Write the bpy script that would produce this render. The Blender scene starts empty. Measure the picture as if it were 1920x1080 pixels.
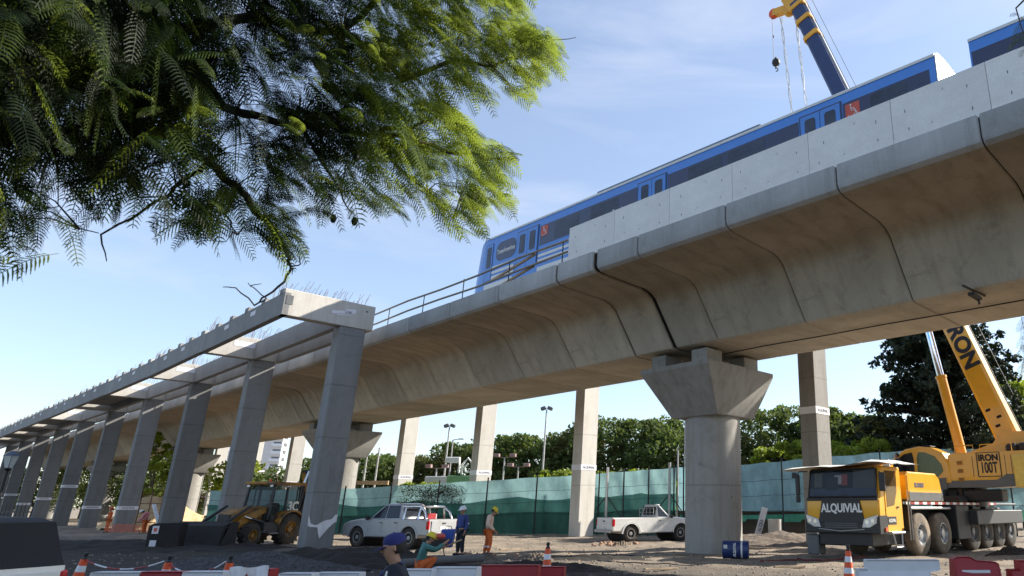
import bpy, math, random
import numpy as np
from mathutils import Vector, Matrix, Quaternion
random.seed(7); RNG = np.random.default_rng(11)
SC = bpy.context.scene
COL = SC.collection
R = math.radians

# ------------------------------------------------------------------ camera, world, sun, exposure
PITCH = 17.92
CAMH = 1.7
cam = bpy.data.objects.new('camera', bpy.data.cameras.new('camera')); COL.objects.link(cam)
cam.location = (0, 0, CAMH); cam.rotation_euler = (R(90 + PITCH), 0, 0)
cam.data.sensor_width = 36; cam.data.sensor_fit = 'HORIZONTAL'
cam.data.lens = 36 * 1274 / 1920
cam.data.shift_x = (960 - 1305) / 1920
cam.data.clip_start = 0.1; cam.data.clip_end = 6000
cam.data.dof.use_dof = True; cam.data.dof.focus_distance = 32; cam.data.dof.aperture_fstop = 3.2
SC.camera = cam
SUN_AZ, SUN_EL = 68.0, 32.5
world = bpy.data.worlds.new('World'); SC.world = world; world.use_nodes = True
nt = world.node_tree; nt.nodes.clear()
wo = nt.nodes.new('ShaderNodeOutputWorld'); bg = nt.nodes.new('ShaderNodeBackground')
sky = nt.nodes.new('ShaderNodeTexSky'); sky.sky_type = 'NISHITA'; sky.sun_disc = False
sky.sun_elevation = R(SUN_EL); sky.sun_rotation = R(SUN_AZ)
sky.air_density = 1.0; sky.dust_density = 0.5; sky.ozone_density = 1.4; sky.altitude = 20
tc = nt.nodes.new('ShaderNodeTexCoord'); mp = nt.nodes.new('ShaderNodeMapping')
mp.inputs['Scale'].default_value = (1.2, 2.6, 5.0); mp.inputs['Rotation'].default_value = (0.1, 0.2, 0.6)
nz = nt.nodes.new('ShaderNodeTexNoise'); nz.inputs['Scale'].default_value = 1.7; nz.inputs['Detail'].default_value = 6
nz.inputs['Roughness'].default_value = 0.55; nz.inputs['Distortion'].default_value = 0.6
rp = nt.nodes.new('ShaderNodeValToRGB'); rp.color_ramp.elements[0].position = 0.50; rp.color_ramp.elements[1].position = 0.74
rp.color_ramp.elements[0].color = (0.24, 0.24, 0.24, 1); rp.color_ramp.elements[1].color = (0.62, 0.62, 0.62, 1)
mx = nt.nodes.new('ShaderNodeMixRGB'); mx.inputs['Color2'].default_value = (3.3, 3.65, 4.5, 1)
nt.links.new(tc.outputs['Generated'], mp.inputs['Vector']); nt.links.new(mp.outputs['Vector'], nz.inputs['Vector'])
nt.links.new(nz.outputs['Fac'], rp.inputs['Fac']); nt.links.new(rp.outputs['Color'], mx.inputs['Fac'])
nt.links.new(sky.outputs['Color'], mx.inputs['Color1']); nt.links.new(mx.outputs['Color'], bg.inputs['Color'])
bg.inputs['Strength'].default_value = 0.112
nt.links.new(bg.outputs['Background'], wo.inputs['Surface'])
sl = bpy.data.lights.new('sun', 'SUN'); sl.energy = 5.0; sl.angle = R(0.55); sl.color = (1.0, 0.93, 0.82)
so = bpy.data.objects.new('sun', sl); COL.objects.link(so)
SD = Vector((math.sin(R(SUN_AZ)) * math.cos(R(SUN_EL)), math.cos(R(SUN_AZ)) * math.cos(R(SUN_EL)), math.sin(R(SUN_EL))))
so.rotation_euler = SD.to_track_quat('Z', 'Y').to_euler(); so.location = (40, 10, 60)
SC.view_settings.view_transform = 'Standard'; SC.view_settings.look = 'None'
SC.view_settings.exposure = 1.12; SC.view_settings.gamma = 1; SC.view_settings.use_curve_mapping = False
SC.cycles.max_bounces = 6; SC.cycles.transparent_max_bounces = 8; SC.cycles.use_denoising = True

# ------------------------------------------------------------------ helpers
def c(r, g, b):
    f = lambda v: ((v / 255 + 0.055) / 1.055) ** 2.4 if v > 10 else v / 255 / 12.92
    return (f(r), f(g), f(b), 1)

class MB:
    """collects shapes and links them as one mesh object"""
    def __init__(s): s.v = []; s.f = []; s.mi = []; s.m = 0; s.M = Matrix.Identity(4)
    def add(s, vs, fs):
        b = len(s.v); s.v += [tuple(s.M @ Vector(p)) for p in vs]
        for f in fs: s.f.append([i + b for i in f]); s.mi.append(s.m)
        return s
    def box(s, c, d, b=0.0, rot=None):
        x, y, z = [q / 2 for q in d]; b = min(b, x * .9, y * .9, z * .9)
        if b <= 0:
            vs = [(i * x, j * y, k * z) for i in (-1, 1) for j in (-1, 1) for k in (-1, 1)]
            fs = [(0, 1, 3, 2), (4, 6, 7, 5), (0, 4, 5, 1), (2, 3, 7, 6), (0, 2, 6, 4), (1, 5, 7, 3)]
        else:
            vs = []; idx = {}
            for i in (-1, 1):
                for j in (-1, 1):
                    for k in (-1, 1):
                        for a in range(3):
                            p = [i * (x - b), j * (y - b), k * (z - b)]; p[a] += (i, j, k)[a] * b
                            idx[(i, j, k, a)] = len(vs); vs.append(tuple(p))
            fs = []
            for a in range(3):
                o = [q for q in range(3) if q != a]
                for sg in (-1, 1):
                    q = []
                    for (m, n) in ((-1, -1), (1, -1), (1, 1), (-1, 1)):
                        t = [0, 0, 0]; t[a] = sg; t[o[0]] = m; t[o[1]] = n; q.append(idx[(t[0], t[1], t[2], a)])
                    if (sg > 0) != (a != 1): q.reverse()
                    fs.append(q)
            for a in range(3):
                o = [q for q in range(3) if q != a]
                for m in (-1, 1):
                    for n in (-1, 1):
                        t1 = [0, 0, 0]; t2 = [0, 0, 0]; t1[o[0]] = t2[o[0]] = m; t1[o[1]] = t2[o[1]] = n; t1[a] = -1; t2[a] = 1
                        q = [idx[(*t1, o[0])], idx[(*t2, o[0])], idx[(*t2, o[1])], idx[(*t1, o[1])]]
                        if (m * n > 0) != (a == 1): q.reverse()
                        fs.append(q[::-1])
            for i in (-1, 1):
                for j in (-1, 1):
                    for k in (-1, 1):
                        q = [idx[(i, j, k, a)] for a in range(3)]
                        if i * j * k < 0: q.reverse()
                        fs.append(q)
        Rm = rot.to_4x4() if rot is not None else Matrix.Identity(4)
        T = Matrix.Translation(c) @ Rm
        return s.add([tuple(T @ Vector(p)) for p in vs], fs)
    def tube(s, pts, r, n=8, cap=True):
        pts = [Vector(p) for p in pts]; rs = r if isinstance(r, (list, tuple)) else [r] * len(pts)
        vs = []; up = Vector((0.013, 0.021, 1)); last = None
        for i, p in enumerate(pts):
            d = (pts[min(i + 1, len(pts) - 1)] - pts[max(i - 1, 0)])
            if d.length < 1e-9: d = Vector((0, 0, 1))
            d.normalize()
            if last is None:
                a = d.cross(up)
                if a.length < 1e-3: a = d.cross(Vector((1, 0, 0)))
            else:
                a = last - d * last.dot(d)
            a.normalize(); last = a; b2 = d.cross(a)
            for k in range(n):
                t = 2 * math.pi * k / n
                vs.append(tuple(p + (a * math.cos(t) + b2 * math.sin(t)) * rs[i]))
        fs = []
        for i in range(len(pts) - 1):
            for k in range(n):
                fs.append((i * n + k, i * n + (k + 1) % n, (i + 1) * n + (k + 1) % n, (i + 1) * n + k))
        if cap: fs.append(list(range(n))[::-1]); fs.append([(len(pts) - 1) * n + k for k in range(n)])
        return s.add(vs, fs)
    def bar(s, a, b, w, h, up=(0, 0, 1)):
        a = Vector(a); b = Vector(b); d = b - a; L = d.length; d.normalize()
        x = d.cross(Vector(up)); x = x.normalized() if x.length > 1e-4 else Vector((1, 0, 0)); z = x.cross(d)
        m = Matrix((x, d, z)).transposed()
        return s.box((a + b) / 2, (w, L, h), 0, m)
    def lathe(s, prof, n=24, c0=(0, 0, 0), axis='z', closed=True):
        vs = []; 
        for (r, z) in prof:
            for k in range(n):
                t = 2 * math.pi * k / n; x, y = r * math.cos(t), r * math.sin(t)
                p = {'z': (x, y, z), 'y': (x, z, -y), 'x': (z, x, y)}[axis]
                vs.append((p[0] + c0[0], p[1] + c0[1], p[2] + c0[2]))
        fs = []
        for i in range(len(prof) - 1):
            for k in range(n):
                fs.append((i * n + k, i * n + (k + 1) % n, (i + 1) * n + (k + 1) % n, (i + 1) * n + k))
        if closed: fs.append(list(range(n))[::-1]); fs.append([(len(prof) - 1) * n + k for k in range(n)])
        return s.add(vs, fs)
    def loft(s, rings, cap=True, close=True):
        n = len(rings[0]); vs = [p for r in rings for p in r]; fs = []
        for i in range(len(rings) - 1):
            for k in range(n if close else n - 1):
                fs.append((i * n + k, i * n + (k + 1) % n, (i + 1) * n + (k + 1) % n, (i + 1) * n + k))
        if cap: fs.append(list(range(n))[::-1]); fs.append([(len(rings) - 1) * n + k for k in range(n)])
        return s.add(vs, fs)
    def prism(s, poly, a, b, plane='xz', bev=0.0):
        """polygon in a plane, extruded along the third axis from a to b"""
        def P(q, t): return {'xz': (q[0], t, q[1]), 'xy': (q[0], q[1], t), 'yz': (t, q[0], q[1])}[plane]
        if bev > 0:
            ins = inset(poly, bev)
            rings = [[P(q, a) for q in ins], [P(q, a + bev) for q in poly], [P(q, b - bev) for q in poly], [P(q, b) for q in ins]]
        else: rings = [[P(q, a) for q in poly], [P(q, b) for q in poly]]
        return s.loft(rings)
    def build(s, name, mats, parent=None, smooth=None):
        me = bpy.data.meshes.new(name); me.from_pydata(s.v, [], s.f)
        mats = mats if isinstance(mats, (list, tuple)) else [mats]
        for m in mats: me.materials.append(m)
        if len(mats) > 1: me.polygons.foreach_set('material_index', s.mi)
        me.validate(); 
        fix_normals(me)
        if smooth:
            me.shade_smooth(); me.set_sharp_from_angle(angle=R(smooth))
        me.update()
        o = bpy.data.objects.new(name, me); COL.objects.link(o)
        if parent: o.parent = parent
        return o

def fix_normals(me):
    import bmesh
    bm = bmesh.new(); bm.from_mesh(me); bmesh.ops.recalc_face_normals(bm, faces=bm.faces); bm.to_mesh(me); bm.free()

def inset(poly, b):
    n = len(poly); A = sum(poly[i][0] * poly[(i + 1) % n][1] - poly[(i + 1) % n][0] * poly[i][1] for i in range(n))
    sg = 1 if A > 0 else -1; out = []
    for i in range(n):
        p0, p1, p2 = Vector(poly[i - 1]), Vector(poly[i]), Vector(poly[(i + 1) % n])
        d1 = (p1 - p0); d2 = (p2 - p1)
        if d1.length < 1e-6 or d2.length < 1e-6: out.append(tuple(p1)); continue
        d1.normalize(); d2.normalize(); n1 = Vector((-d1.y, d1.x)); n2 = Vector((-d2.y, d2.x)); m = n1 + n2
        m = m.normalized() if m.length > 1e-3 else n1
        out.append(tuple(p1 + m * sg * b / max(.5, m.dot(n1))))
    return out

def thing(name, label, cat, loc=(0, 0, 0), rz=0.0, group=None):
    o = bpy.data.objects.new(name, None); COL.objects.link(o); o.empty_display_size = .3
    o.location = loc; o.rotation_euler = (0, 0, rz); o['label'] = label; o['category'] = cat
    if group: o['group'] = group
    return o
def tag(o, label=None, cat=None, group=None, kind=None):
    for k, v_ in (('label', label), ('category', cat), ('group', group), ('kind', kind)):
        if v_: o[k] = v_
    return o
def copy_tree(o, parent=None):
    n = o.copy(); COL.objects.link(n)
    if parent: n.parent = parent
    for ch in list(o.children): copy_tree(ch, n)
    return n
def raw_mesh(name, V, F, mats, mi=None, smooth=False):
    me = bpy.data.meshes.new(name); V = np.asarray(V, np.float32); F = np.asarray(F, np.int32)
    me.vertices.add(len(V)); me.vertices.foreach_set('co', V.ravel())
    me.loops.add(F.size); me.loops.foreach_set('vertex_index', F.ravel())
    me.polygons.add(len(F)); me.polygons.foreach_set('loop_start', np.arange(0, F.size, F.shape[1], dtype=np.int32))
    try: me.polygons.foreach_set('loop_total', np.full(len(F), F.shape[1], np.int32))
    except Exception: pass
    for m in mats: me.materials.append(m)
    if mi is not None: me.polygons.foreach_set('material_index', np.asarray(mi, np.int32))
    me.update(calc_edges=True)
    if smooth: me.shade_smooth()
    o = bpy.data.objects.new(name, me); COL.objects.link(o); return o

# geometry of the place: s runs along the viaduct (away, to the left), t across it (away, to the right)
AU = R(49.0129); U2 = Vector((-0.75486, 0.65589, 0)); V2 = Vector((0.65589, 0.75486, 0))
def bend(s): return -0.024 * max(0.0, s - 60)
def W(s, t, z=0.0): return U2 * s + V2 * (t + bend(s)) + Vector((0, 0, z))
def px(x, y, k):
    """point seen at photo pixel x, y, k metres along the view axis"""
    th = R(PITCH); return Vector(((x - 1305) / 1274 * k, k * math.cos(th) - (540 - y) / 1274 * k * math.sin(th), CAMH + k * math.sin(th) + (540 - y) / 1274 * k * math.cos(th)))
def gp(x, Y, z=0.0):
    """point at distance Y and height z under photo column x"""
    th = R(PITCH); k = Y * math.cos(th) + (z - CAMH) * math.sin(th); return Vector(((x - 1305) / 1274 * k, Y, z))

# ------------------------------------------------------------------ materials
def nodes(m):
    m.use_nodes = True; n = m.node_tree; n.nodes.clear()
    o = n.nodes.new('ShaderNodeOutputMaterial'); b = n.nodes.new('ShaderNodeBsdfPrincipled'); n.links.new(b.outputs[0], o.inputs[0])
    return n, o, b
def noise(n, scale, detail=5, rough=.6, map_scale=None, dist=0):
    t = n.nodes.new('ShaderNodeTexCoord'); x = n.nodes.new('ShaderNodeTexNoise')
    x.inputs['Scale'].default_value = scale; x.inputs['Detail'].default_value = detail; x.inputs['Roughness'].default_value = rough; x.inputs['Distortion'].default_value = dist
    if map_scale:
        mp = n.nodes.new('ShaderNodeMapping'); mp.inputs['Scale'].default_value = map_scale
        n.links.new(t.outputs['Object'], mp.inputs[0]); n.links.new(mp.outputs[0], x.inputs['Vector'])
    else: n.links.new(t.outputs['Object'], x.inputs['Vector'])
    return x.outputs['Fac']
def ramp(n, fac, p0, p1, c0, c1):
    r = n.nodes.new('ShaderNodeValToRGB'); r.color_ramp.elements[0].position = p0; r.color_ramp.elements[1].position = p1
    r.color_ramp.elements[0].color = c0; r.color_ramp.elements[1].color = c1; n.links.new(fac, r.inputs[0]); return r.outputs[0]
def mixc(n, fac, a, b, mode='MIX', f=None):
    m = n.nodes.new('ShaderNodeMixRGB'); m.blend_type = mode
    for inp, v_ in (('Fac', fac), ('Color1', a), ('Color2', b)):
        if hasattr(v_, 'links') or hasattr(v_, 'is_linked'): n.links.new(v_, m.inputs[inp])
        elif v_ is not None: m.inputs[inp].default_value = v_
    return m.outputs[0]
def bump(n, b, fac, strength, dist=0.02):
    x = n.nodes.new('ShaderNodeBump'); x.inputs['Strength'].default_value = strength; x.inputs['Distance'].default_value = dist
    n.links.new(fac, x.inputs['Height']); n.links.new(x.outputs[0], b.inputs['Normal'])
def sc4(col, k): return (col[0] * k, col[1] * k, col[2] * k, 1)
MATS = {}
def mat(name, col, rough=.6, metal=0, var=.15, vs=3, bmp=0, bs=30, dirt=None, dirt_amt=(.55, .75), coat=0):
    if name in MATS: return MATS[name]
    m = bpy.data.materials.new(name); n, o, b = nodes(m)
    f = noise(n, vs)
    base = ramp(n, f, .3, .7, sc4(col, 1 - var), sc4(col, 1 + var))
    if dirt: 
        g = noise(n, vs * .7, 8, .7); mask = ramp(n, g, dirt_amt[0], dirt_amt[1], (0, 0, 0, 1), (1, 1, 1, 1)); base = mixc(n, mask, base, dirt)
    n.links.new(base, b.inputs['Base Color'])
    rr = n.nodes.new('ShaderNodeMapRange'); rr.inputs['To Min'].default_value = max(.05, rough - .1); rr.inputs['To Max'].default_value = min(1, rough + .12)
    n.links.new(f, rr.inputs['Value']); n.links.new(rr.outputs[0], b.inputs['Roughness'])
    b.inputs['Metallic'].default_value = metal
    if coat: b.inputs['Coat Weight'].default_value = coat
    if bmp: bump(n, b, noise(n, bs), bmp)
    MATS[name] = m; return m
def concrete(name, col, stain=(.5, .45, .38), st=.5, streak_axis=(2.5, 2.5, .18), pits=.0, grain=1.0, blotch=0.0, rnd=.12, lift=0.0, low=None):
    m = bpy.data.materials.new(name); n, o, b = nodes(m)
    big = noise(n, .55, 6, .62); fine = noise(n, 22, 4, .7); mid = noise(n, 3.2, 6, .65)
    streak = noise(n, 1.0, 6, .65, streak_axis)
    base = ramp(n, big, .3, .72, sc4(col, .80), sc4(col, 1.13))
    base = mixc(n, ramp(n, mid, .35, .75, (.0, .0, .0, 1), (.55, .55, .55, 1)), base, sc4(col, .78))
    base = mixc(n, ramp(n, streak, .48, .74, (0, 0, 0, 1), (st, st, st, 1)), base, (col[0] * stain[0], col[1] * stain[1], col[2] * stain[2], 1))
    base = mixc(n, .35 * grain, base, ramp(n, fine, .3, .75, sc4(col, .75), sc4(col, 1.2)))
    if low:   # the stained underside of the wing fades into the paler web below it
        tz = n.nodes.new('ShaderNodeTexCoord'); sz = n.nodes.new('ShaderNodeSeparateXYZ'); n.links.new(tz.outputs['Object'], sz.inputs[0])
        ad = n.nodes.new('ShaderNodeMath'); ad.operation = 'MULTIPLY_ADD'; ad.inputs[1].default_value = .5; n.links.new(mid, ad.inputs[0]); n.links.new(sz.outputs['Z'], ad.inputs[2])
        mrz = n.nodes.new('ShaderNodeMapRange'); mrz.interpolation_type = 'SMOOTHSTEP'; mrz.inputs['From Min'].default_value = 9.45; mrz.inputs['From Max'].default_value = 10.0; n.links.new(ad.outputs[0], mrz.inputs['Value'])
        wb = mixc(n, ramp(n, streak, .48, .74, (0, 0, 0, 1), (st, st, st, 1)), ramp(n, big, .3, .72, sc4(low, .8), sc4(low, 1.14)), sc4(low, .5)); wb = mixc(n, .3, wb, ramp(n, fine, .3, .75, sc4(low, .75), sc4(low, 1.2)))
        base = mixc(n, mrz.outputs[0], wb, base)
    if lift:
        t_ = n.nodes.new('ShaderNodeTexCoord'); sx_ = n.nodes.new('ShaderNodeSeparateXYZ'); n.links.new(t_.outputs['Object'], sx_.inputs[0])
        wob = n.nodes.new('ShaderNodeMath'); wob.operation = 'MULTIPLY_ADD'; wob.inputs[1].default_value = .12; n.links.new(mid, wob.inputs[0]); n.links.new(sx_.outputs['Z'], wob.inputs[2])
        md = n.nodes.new('ShaderNodeMath'); md.operation = 'PINGPONG'; md.inputs[1].default_value = lift / 2; n.links.new(wob.outputs[0], md.inputs[0])
        base = mixc(n, ramp(n, md.outputs[0], .012, .045, (.6, .6, .6, 1), (0, 0, 0, 1)), base, sc4(col, .5))
        vo = n.nodes.new('ShaderNodeTexVoronoi'); vo.inputs['Scale'].default_value = 1.3; n.links.new(t_.outputs['Object'], vo.inputs['Vector'])
        base = mixc(n, ramp(n, vo.outputs['Distance'], .035, .055, (.8, .8, .8, 1), (0, 0, 0, 1)), base, sc4(col, .25))
    if blotch:
        bl = noise(n, .9, 9, .72, None, 1.2); base = mixc(n, ramp(n, bl, .52, .66, (0, 0, 0, 1), (blotch, blotch, blotch, 1)), base, (col[0] * .34, col[1] * .34, col[2] * .32, 1))
        b2 = noise(n, .45, 4, .5); base = mixc(n, ramp(n, b2, .55, .75, (0, 0, 0, 1), (.5, .5, .5, 1)), base, sc4(col, 1.25))
    oi = n.nodes.new('ShaderNodeObjectInfo'); mr_ = n.nodes.new('ShaderNodeMapRange'); mr_.inputs['To Min'].default_value = 1 - rnd; mr_.inputs['To Max'].default_value = 1 + rnd; n.links.new(oi.outputs['Random'], mr_.inputs['Value'])
    hv = n.nodes.new('ShaderNodeHueSaturation'); n.links.new(mr_.outputs[0], hv.inputs['Value']); n.links.new(base, hv.inputs['Color']); base = hv.outputs[0]
    if pits:
        v = n.nodes.new('ShaderNodeTexVoronoi'); v.inputs['Scale'].default_value = 1.6; t = n.nodes.new('ShaderNodeTexCoord'); mp = n.nodes.new('ShaderNodeMapping')
        mp.inputs['Scale'].default_value = (1, 1, .8); n.links.new(t.outputs['Object'], mp.inputs[0]); n.links.new(mp.outputs[0], v.inputs['Vector'])
        base = mixc(n, ramp(n, v.outputs['Distance'], .035, .06, (pits, pits, pits, 1), (0, 0, 0, 1)), base, sc4(col, .3))
    n.links.new(base, b.inputs['Base Color']); b.inputs['Roughness'].default_value = .88
    bump(n, b, mid, .18, .03); MATS[name] = m; return m
def leafmat(name, col, trans, mixf=.5, var=.35, vs=.9):
    m = bpy.data.materials.new(name); n, o, b = nodes(m)
    f = noise(n, vs, 3, .6); base = ramp(n, f, .3, .7, sc4(col, 1 - var), sc4(col, 1 + var)); n.links.new(base, b.inputs['Base Color']); b.inputs['Roughness'].default_value = .62
    b.inputs['Specular IOR Level'].default_value = .3
    t = n.nodes.new('ShaderNodeBsdfTranslucent'); tb = ramp(n, f, .3, .7, sc4(trans, 1 - var), sc4(trans, 1 + var)); n.links.new(tb, t.inputs[0])
    x = n.nodes.new('ShaderNodeMixShader'); x.inputs[0].default_value = mixf; n.links.new(b.outputs[0], x.inputs[1]); n.links.new(t.outputs[0], x.inputs[2]); n.links.new(x.outputs[0], o.inputs[0])
    MATS[name] = m; return m
def glassmat(name, col, rough=.05, alpha=.6):
    m = bpy.data.materials.new(name); n, o, b = nodes(m)
    b.inputs['Base Color'].default_value = col; b.inputs['Roughness'].default_value = rough; b.inputs['Specular IOR Level'].default_value = .45
    t = n.nodes.new('ShaderNodeBsdfTransparent'); x = n.nodes.new('ShaderNodeMixShader'); x.inputs[0].default_value = alpha
    n.links.new(t.outputs[0], x.inputs[1]); n.links.new(b.outputs[0], x.inputs[2]); n.links.new(x.outputs[0], o.inputs[0]); MATS[name] = m; return m
def clothmat(name, col, trans, mixf=.45, alpha=1.0):
    m = bpy.data.materials.new(name); n, o, b = nodes(m)
    f = noise(n, 1.6, 8, .7, (1, 1, .5)); base = ramp(n, f, .3, .72, sc4(col, .62), sc4(col, 1.22)); bump(n, b, noise(n, 2.4, 6, .6, (1, 1, .4), 1.5), .6, .25); n.links.new(base, b.inputs['Base Color']); b.inputs['Roughness'].default_value = .8
    t = n.nodes.new('ShaderNodeBsdfTranslucent'); tb = ramp(n, f, .3, .7, sc4(trans, .8), sc4(trans, 1.15)); n.links.new(tb, t.inputs[0])
    x = n.nodes.new('ShaderNodeMixShader'); x.inputs[0].default_value = mixf; n.links.new(b.outputs[0], x.inputs[1]); n.links.new(t.outputs[0], x.inputs[2])
    if alpha < 1:
        tr = n.nodes.new('ShaderNodeBsdfTransparent'); y = n.nodes.new('ShaderNodeMixShader'); y.inputs[0].default_value = alpha
        n.links.new(tr.outputs[0], y.inputs[1]); n.links.new(x.outputs[0], y.inputs[2]); n.links.new(y.outputs[0], o.inputs[0])
    else: n.links.new(x.outputs[0], o.inputs[0])
    MATS[name] = m; return m

M_DECK = concrete('wing_concrete', (.335, .28, .205, 1), (.42, .33, .22), .8, (.5, 2.2, .5), blotch=.35, low=(.40, .375, .32, 1))
M_WEB = concrete('web_concrete', (.345, .325, .275, 1), (.42, .38, .32), .85, (.4, 2.8, .35), blotch=.55)
M_SOFF = concrete('soffit_concrete', (.42, .365, .28, 1), (.5, .40, .28), .6, (.4, 1.6, .5), blotch=.3)
M_CORN = concrete('cornice_concrete', (.40, .405, .41, 1), (.42, .40, .36), .75, (2.5, 3.0, .25), blotch=.2)
M_PIER = concrete('pier_concrete', (.30, .29, .27, 1), (.45, .38, .29), .8, (3.5, 3.5, .22), blotch=.3, lift=2.6)
M_COL = concrete('column_concrete', (.20, .203, .205, 1), (.5, .47, .42), .7, (3, 3, .2), blotch=.3, rnd=.2, lift=2.4)  # darker copy than the sunlit beams: shade put into the base colour
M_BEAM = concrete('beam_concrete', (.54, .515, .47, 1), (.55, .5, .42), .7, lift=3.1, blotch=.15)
M_PANEL = concrete('panel_concrete', (.80, .79, .77, 1), (.6, .55, .5), .4, (1.5, .3, 2.0), .5, rnd=.03)
M_BEAM2 = concrete('edge_beam_concrete', (.30, .30, .30, 1), (.6, .55, .5), .6, (3, 3, .3), blotch=.2)
M_DARK = mat('dark_recess', (.015, .015, .015, 1), .9)
M_STEELDK = mat('dark_steel', (.022, .022, .024, 1), .6, .2)
M_BLACK = mat('black_plastic', (.018, .018, .02, 1), .5, vs=6)
M_RUBBER = mat('tyre_rubber', (.022, .02, .019, 1), .85, dirt=(.10, .078, .055, 1), dirt_amt=(.42, .7), bmp=.3)
M_RUBMUD = mat('muddy_rubber', (.12, .095, .07, 1), .9, dirt=(.26, .20, .14, 1), dirt_amt=(.4, .65), bmp=.4)
M_RIM = mat('rim_grey', (.35, .35, .35, 1), .4, .5, dirt=(.12, .10, .08, 1))
M_WHITE = mat('white_paint', (.72, .72, .70, 1), .28, var=.05, dirt=(.40, .34, .27, 1), dirt_amt=(.60, .9), coat=.5)
M_SILVER = mat('silver_paint', (.38, .39, .41, 1), .3, .25, var=.05, dirt=(.33, .28, .22, 1), dirt_amt=(.55, .85), coat=.5)
M_YEL = mat('crane_yellow', (.74, .36, .012, 1), .34, var=.08, vs=1.3, dirt=(.42, .24, .05, 1), dirt_amt=(.62, .9), coat=.3)
M_JCB = mat('digger_yellow', (.36, .165, .012, 1), .45, var=.2, dirt=(.06, .042, .026, 1), dirt_amt=(.42, .62))  # yellow darkened: shade of the portal frames put into the base colour
M_NAVY = mat('boom_navy', (.018, .04, .12, 1), .35, var=.12)
M_GREY = mat('grey_paint', (.11, .115, .12, 1), .5)
M_CHROME = mat('chrome', (.75, .76, .78, 1), .15, 1)
M_GLASS = glassmat('window_glass', (.02, .025, .03, 1), .04, .45)
M_GLASSD = glassmat('dark_glass', (.015, .02, .03, 1), .08, .88)
M_RED = mat('red_plastic', (.30, .012, .018, 1), .45, var=.12, dirt=(.12, .03, .02, 1))
M_WPLAS = mat('white_plastic', (.60, .61, .64, 1), .5, var=.08, dirt=(.32, .30, .27, 1))
M_ORANGE = mat('orange_plastic', (.72, .09, .02, 1), .5, var=.1)
M_REFL = mat('white_band', (.68, .70, .74, 1), .4, var=.08)
M_LAMPRED = mat('tail_lamp_red', (.5, .01, .015, 1), .2)
M_LENS = mat('headlamp_lens', (.55, .57, .6, 1), .15, .3)
M_TAPE = mat('white_tape', (.72, .71, .74, 1), .6, var=.06)
M_INK = mat('grey_ink', (.12, .12, .16, 1), .7)
M_BLKINK = mat('black_ink', (.01, .01, .01, 1), .6)
M_RUST = mat('rebar_rust', (.13, .07, .06, 1), .8)
M_GALV = mat('galvanised_steel', (.42, .42, .42, 1), .45, .6)
M_BROWNRAIL = mat('weathered_rail', (.27, .23, .19, 1), .7)
M_WOOD = mat('wood', (.36, .25, .15, 1), .8, var=.3, vs=8)

# ------------------------------------------------------------------ ground
def hnoise(x, y):
    return (math.sin(x * .9 + 1.3 * math.sin(y * .7)) * math.cos(y * 1.1 + .8 * math.sin(x * .6)) * .5 + .3 * math.sin(x * 2.3 + y * 1.7) * math.sin(y * 2.9 - x * 1.1) + .2 * math.sin(5.1 * x + 2.2 * y) * math.sin(4.3 * y - 1.7 * x))
def soilmat():
    m = bpy.data.materials.new('site_soil'); n, o, b = nodes(m)
    f1 = noise(n, .22, 8, .62, None, .4); f2 = noise(n, 2.2, 8, .7); f3 = noise(n, 18, 4, .75); f4 = noise(n, .55, 6, .7, (1, 2.2, 1))
    base = ramp(n, f2, .3, .72, (.145, .105, .07, 1), (.40, .325, .24, 1))
    base = mixc(n, ramp(n, f4, .455, .56, (0, 0, 0, 1), (.9, .9, .9, 1)), base, (.055, .040, .028, 1))
    base = mixc(n, ramp(n, f1, .55, .63, (0, 0, 0, 1), (.55, .55, .55, 1)), base, (.25, .205, .155, 1))
    base = mixc(n, .5, base, ramp(n, f3, .35, .7, (.08, .062, .045, 1), (.48, .41, .33, 1)))
    n.links.new(base, b.inputs['Base Color']); b.inputs['Roughness'].default_value = .95
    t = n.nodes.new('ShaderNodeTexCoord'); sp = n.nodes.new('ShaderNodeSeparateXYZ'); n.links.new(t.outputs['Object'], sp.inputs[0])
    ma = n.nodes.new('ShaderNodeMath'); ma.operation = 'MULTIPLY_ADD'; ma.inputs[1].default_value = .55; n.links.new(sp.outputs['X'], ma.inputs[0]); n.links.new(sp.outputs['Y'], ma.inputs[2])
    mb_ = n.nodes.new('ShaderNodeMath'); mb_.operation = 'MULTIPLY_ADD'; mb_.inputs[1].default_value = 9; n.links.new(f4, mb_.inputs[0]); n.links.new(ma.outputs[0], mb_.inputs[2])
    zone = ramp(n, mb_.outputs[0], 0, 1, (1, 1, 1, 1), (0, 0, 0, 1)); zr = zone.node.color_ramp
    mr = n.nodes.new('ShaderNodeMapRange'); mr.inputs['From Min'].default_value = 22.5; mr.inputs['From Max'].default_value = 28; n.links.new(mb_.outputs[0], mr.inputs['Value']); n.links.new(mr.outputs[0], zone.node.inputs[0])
    base = mixc(n, zone, base, mixc(n, f3, (.013, .010, .008, 1), (.055, .044, .034, 1))); n.links.new(base, b.inputs['Base Color'])  # foreground zone: dark soil, with the viaduct's shade also put into colour
    mx_ = mixc(n, .5, f2, f3); bump(n, b, mx_, .9, .08); return m
M_SOIL = soilmat()
M_MUD = mat('dark_mud', (.019, .015, .012, 1), .95, var=.45, vs=2.5, bmp=1.0, bs=9)
M_GRAVEL = mat('grey_gravel', (.045, .045, .047, 1), .9, var=.9, vs=14, bmp=1.0, bs=16)
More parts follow.
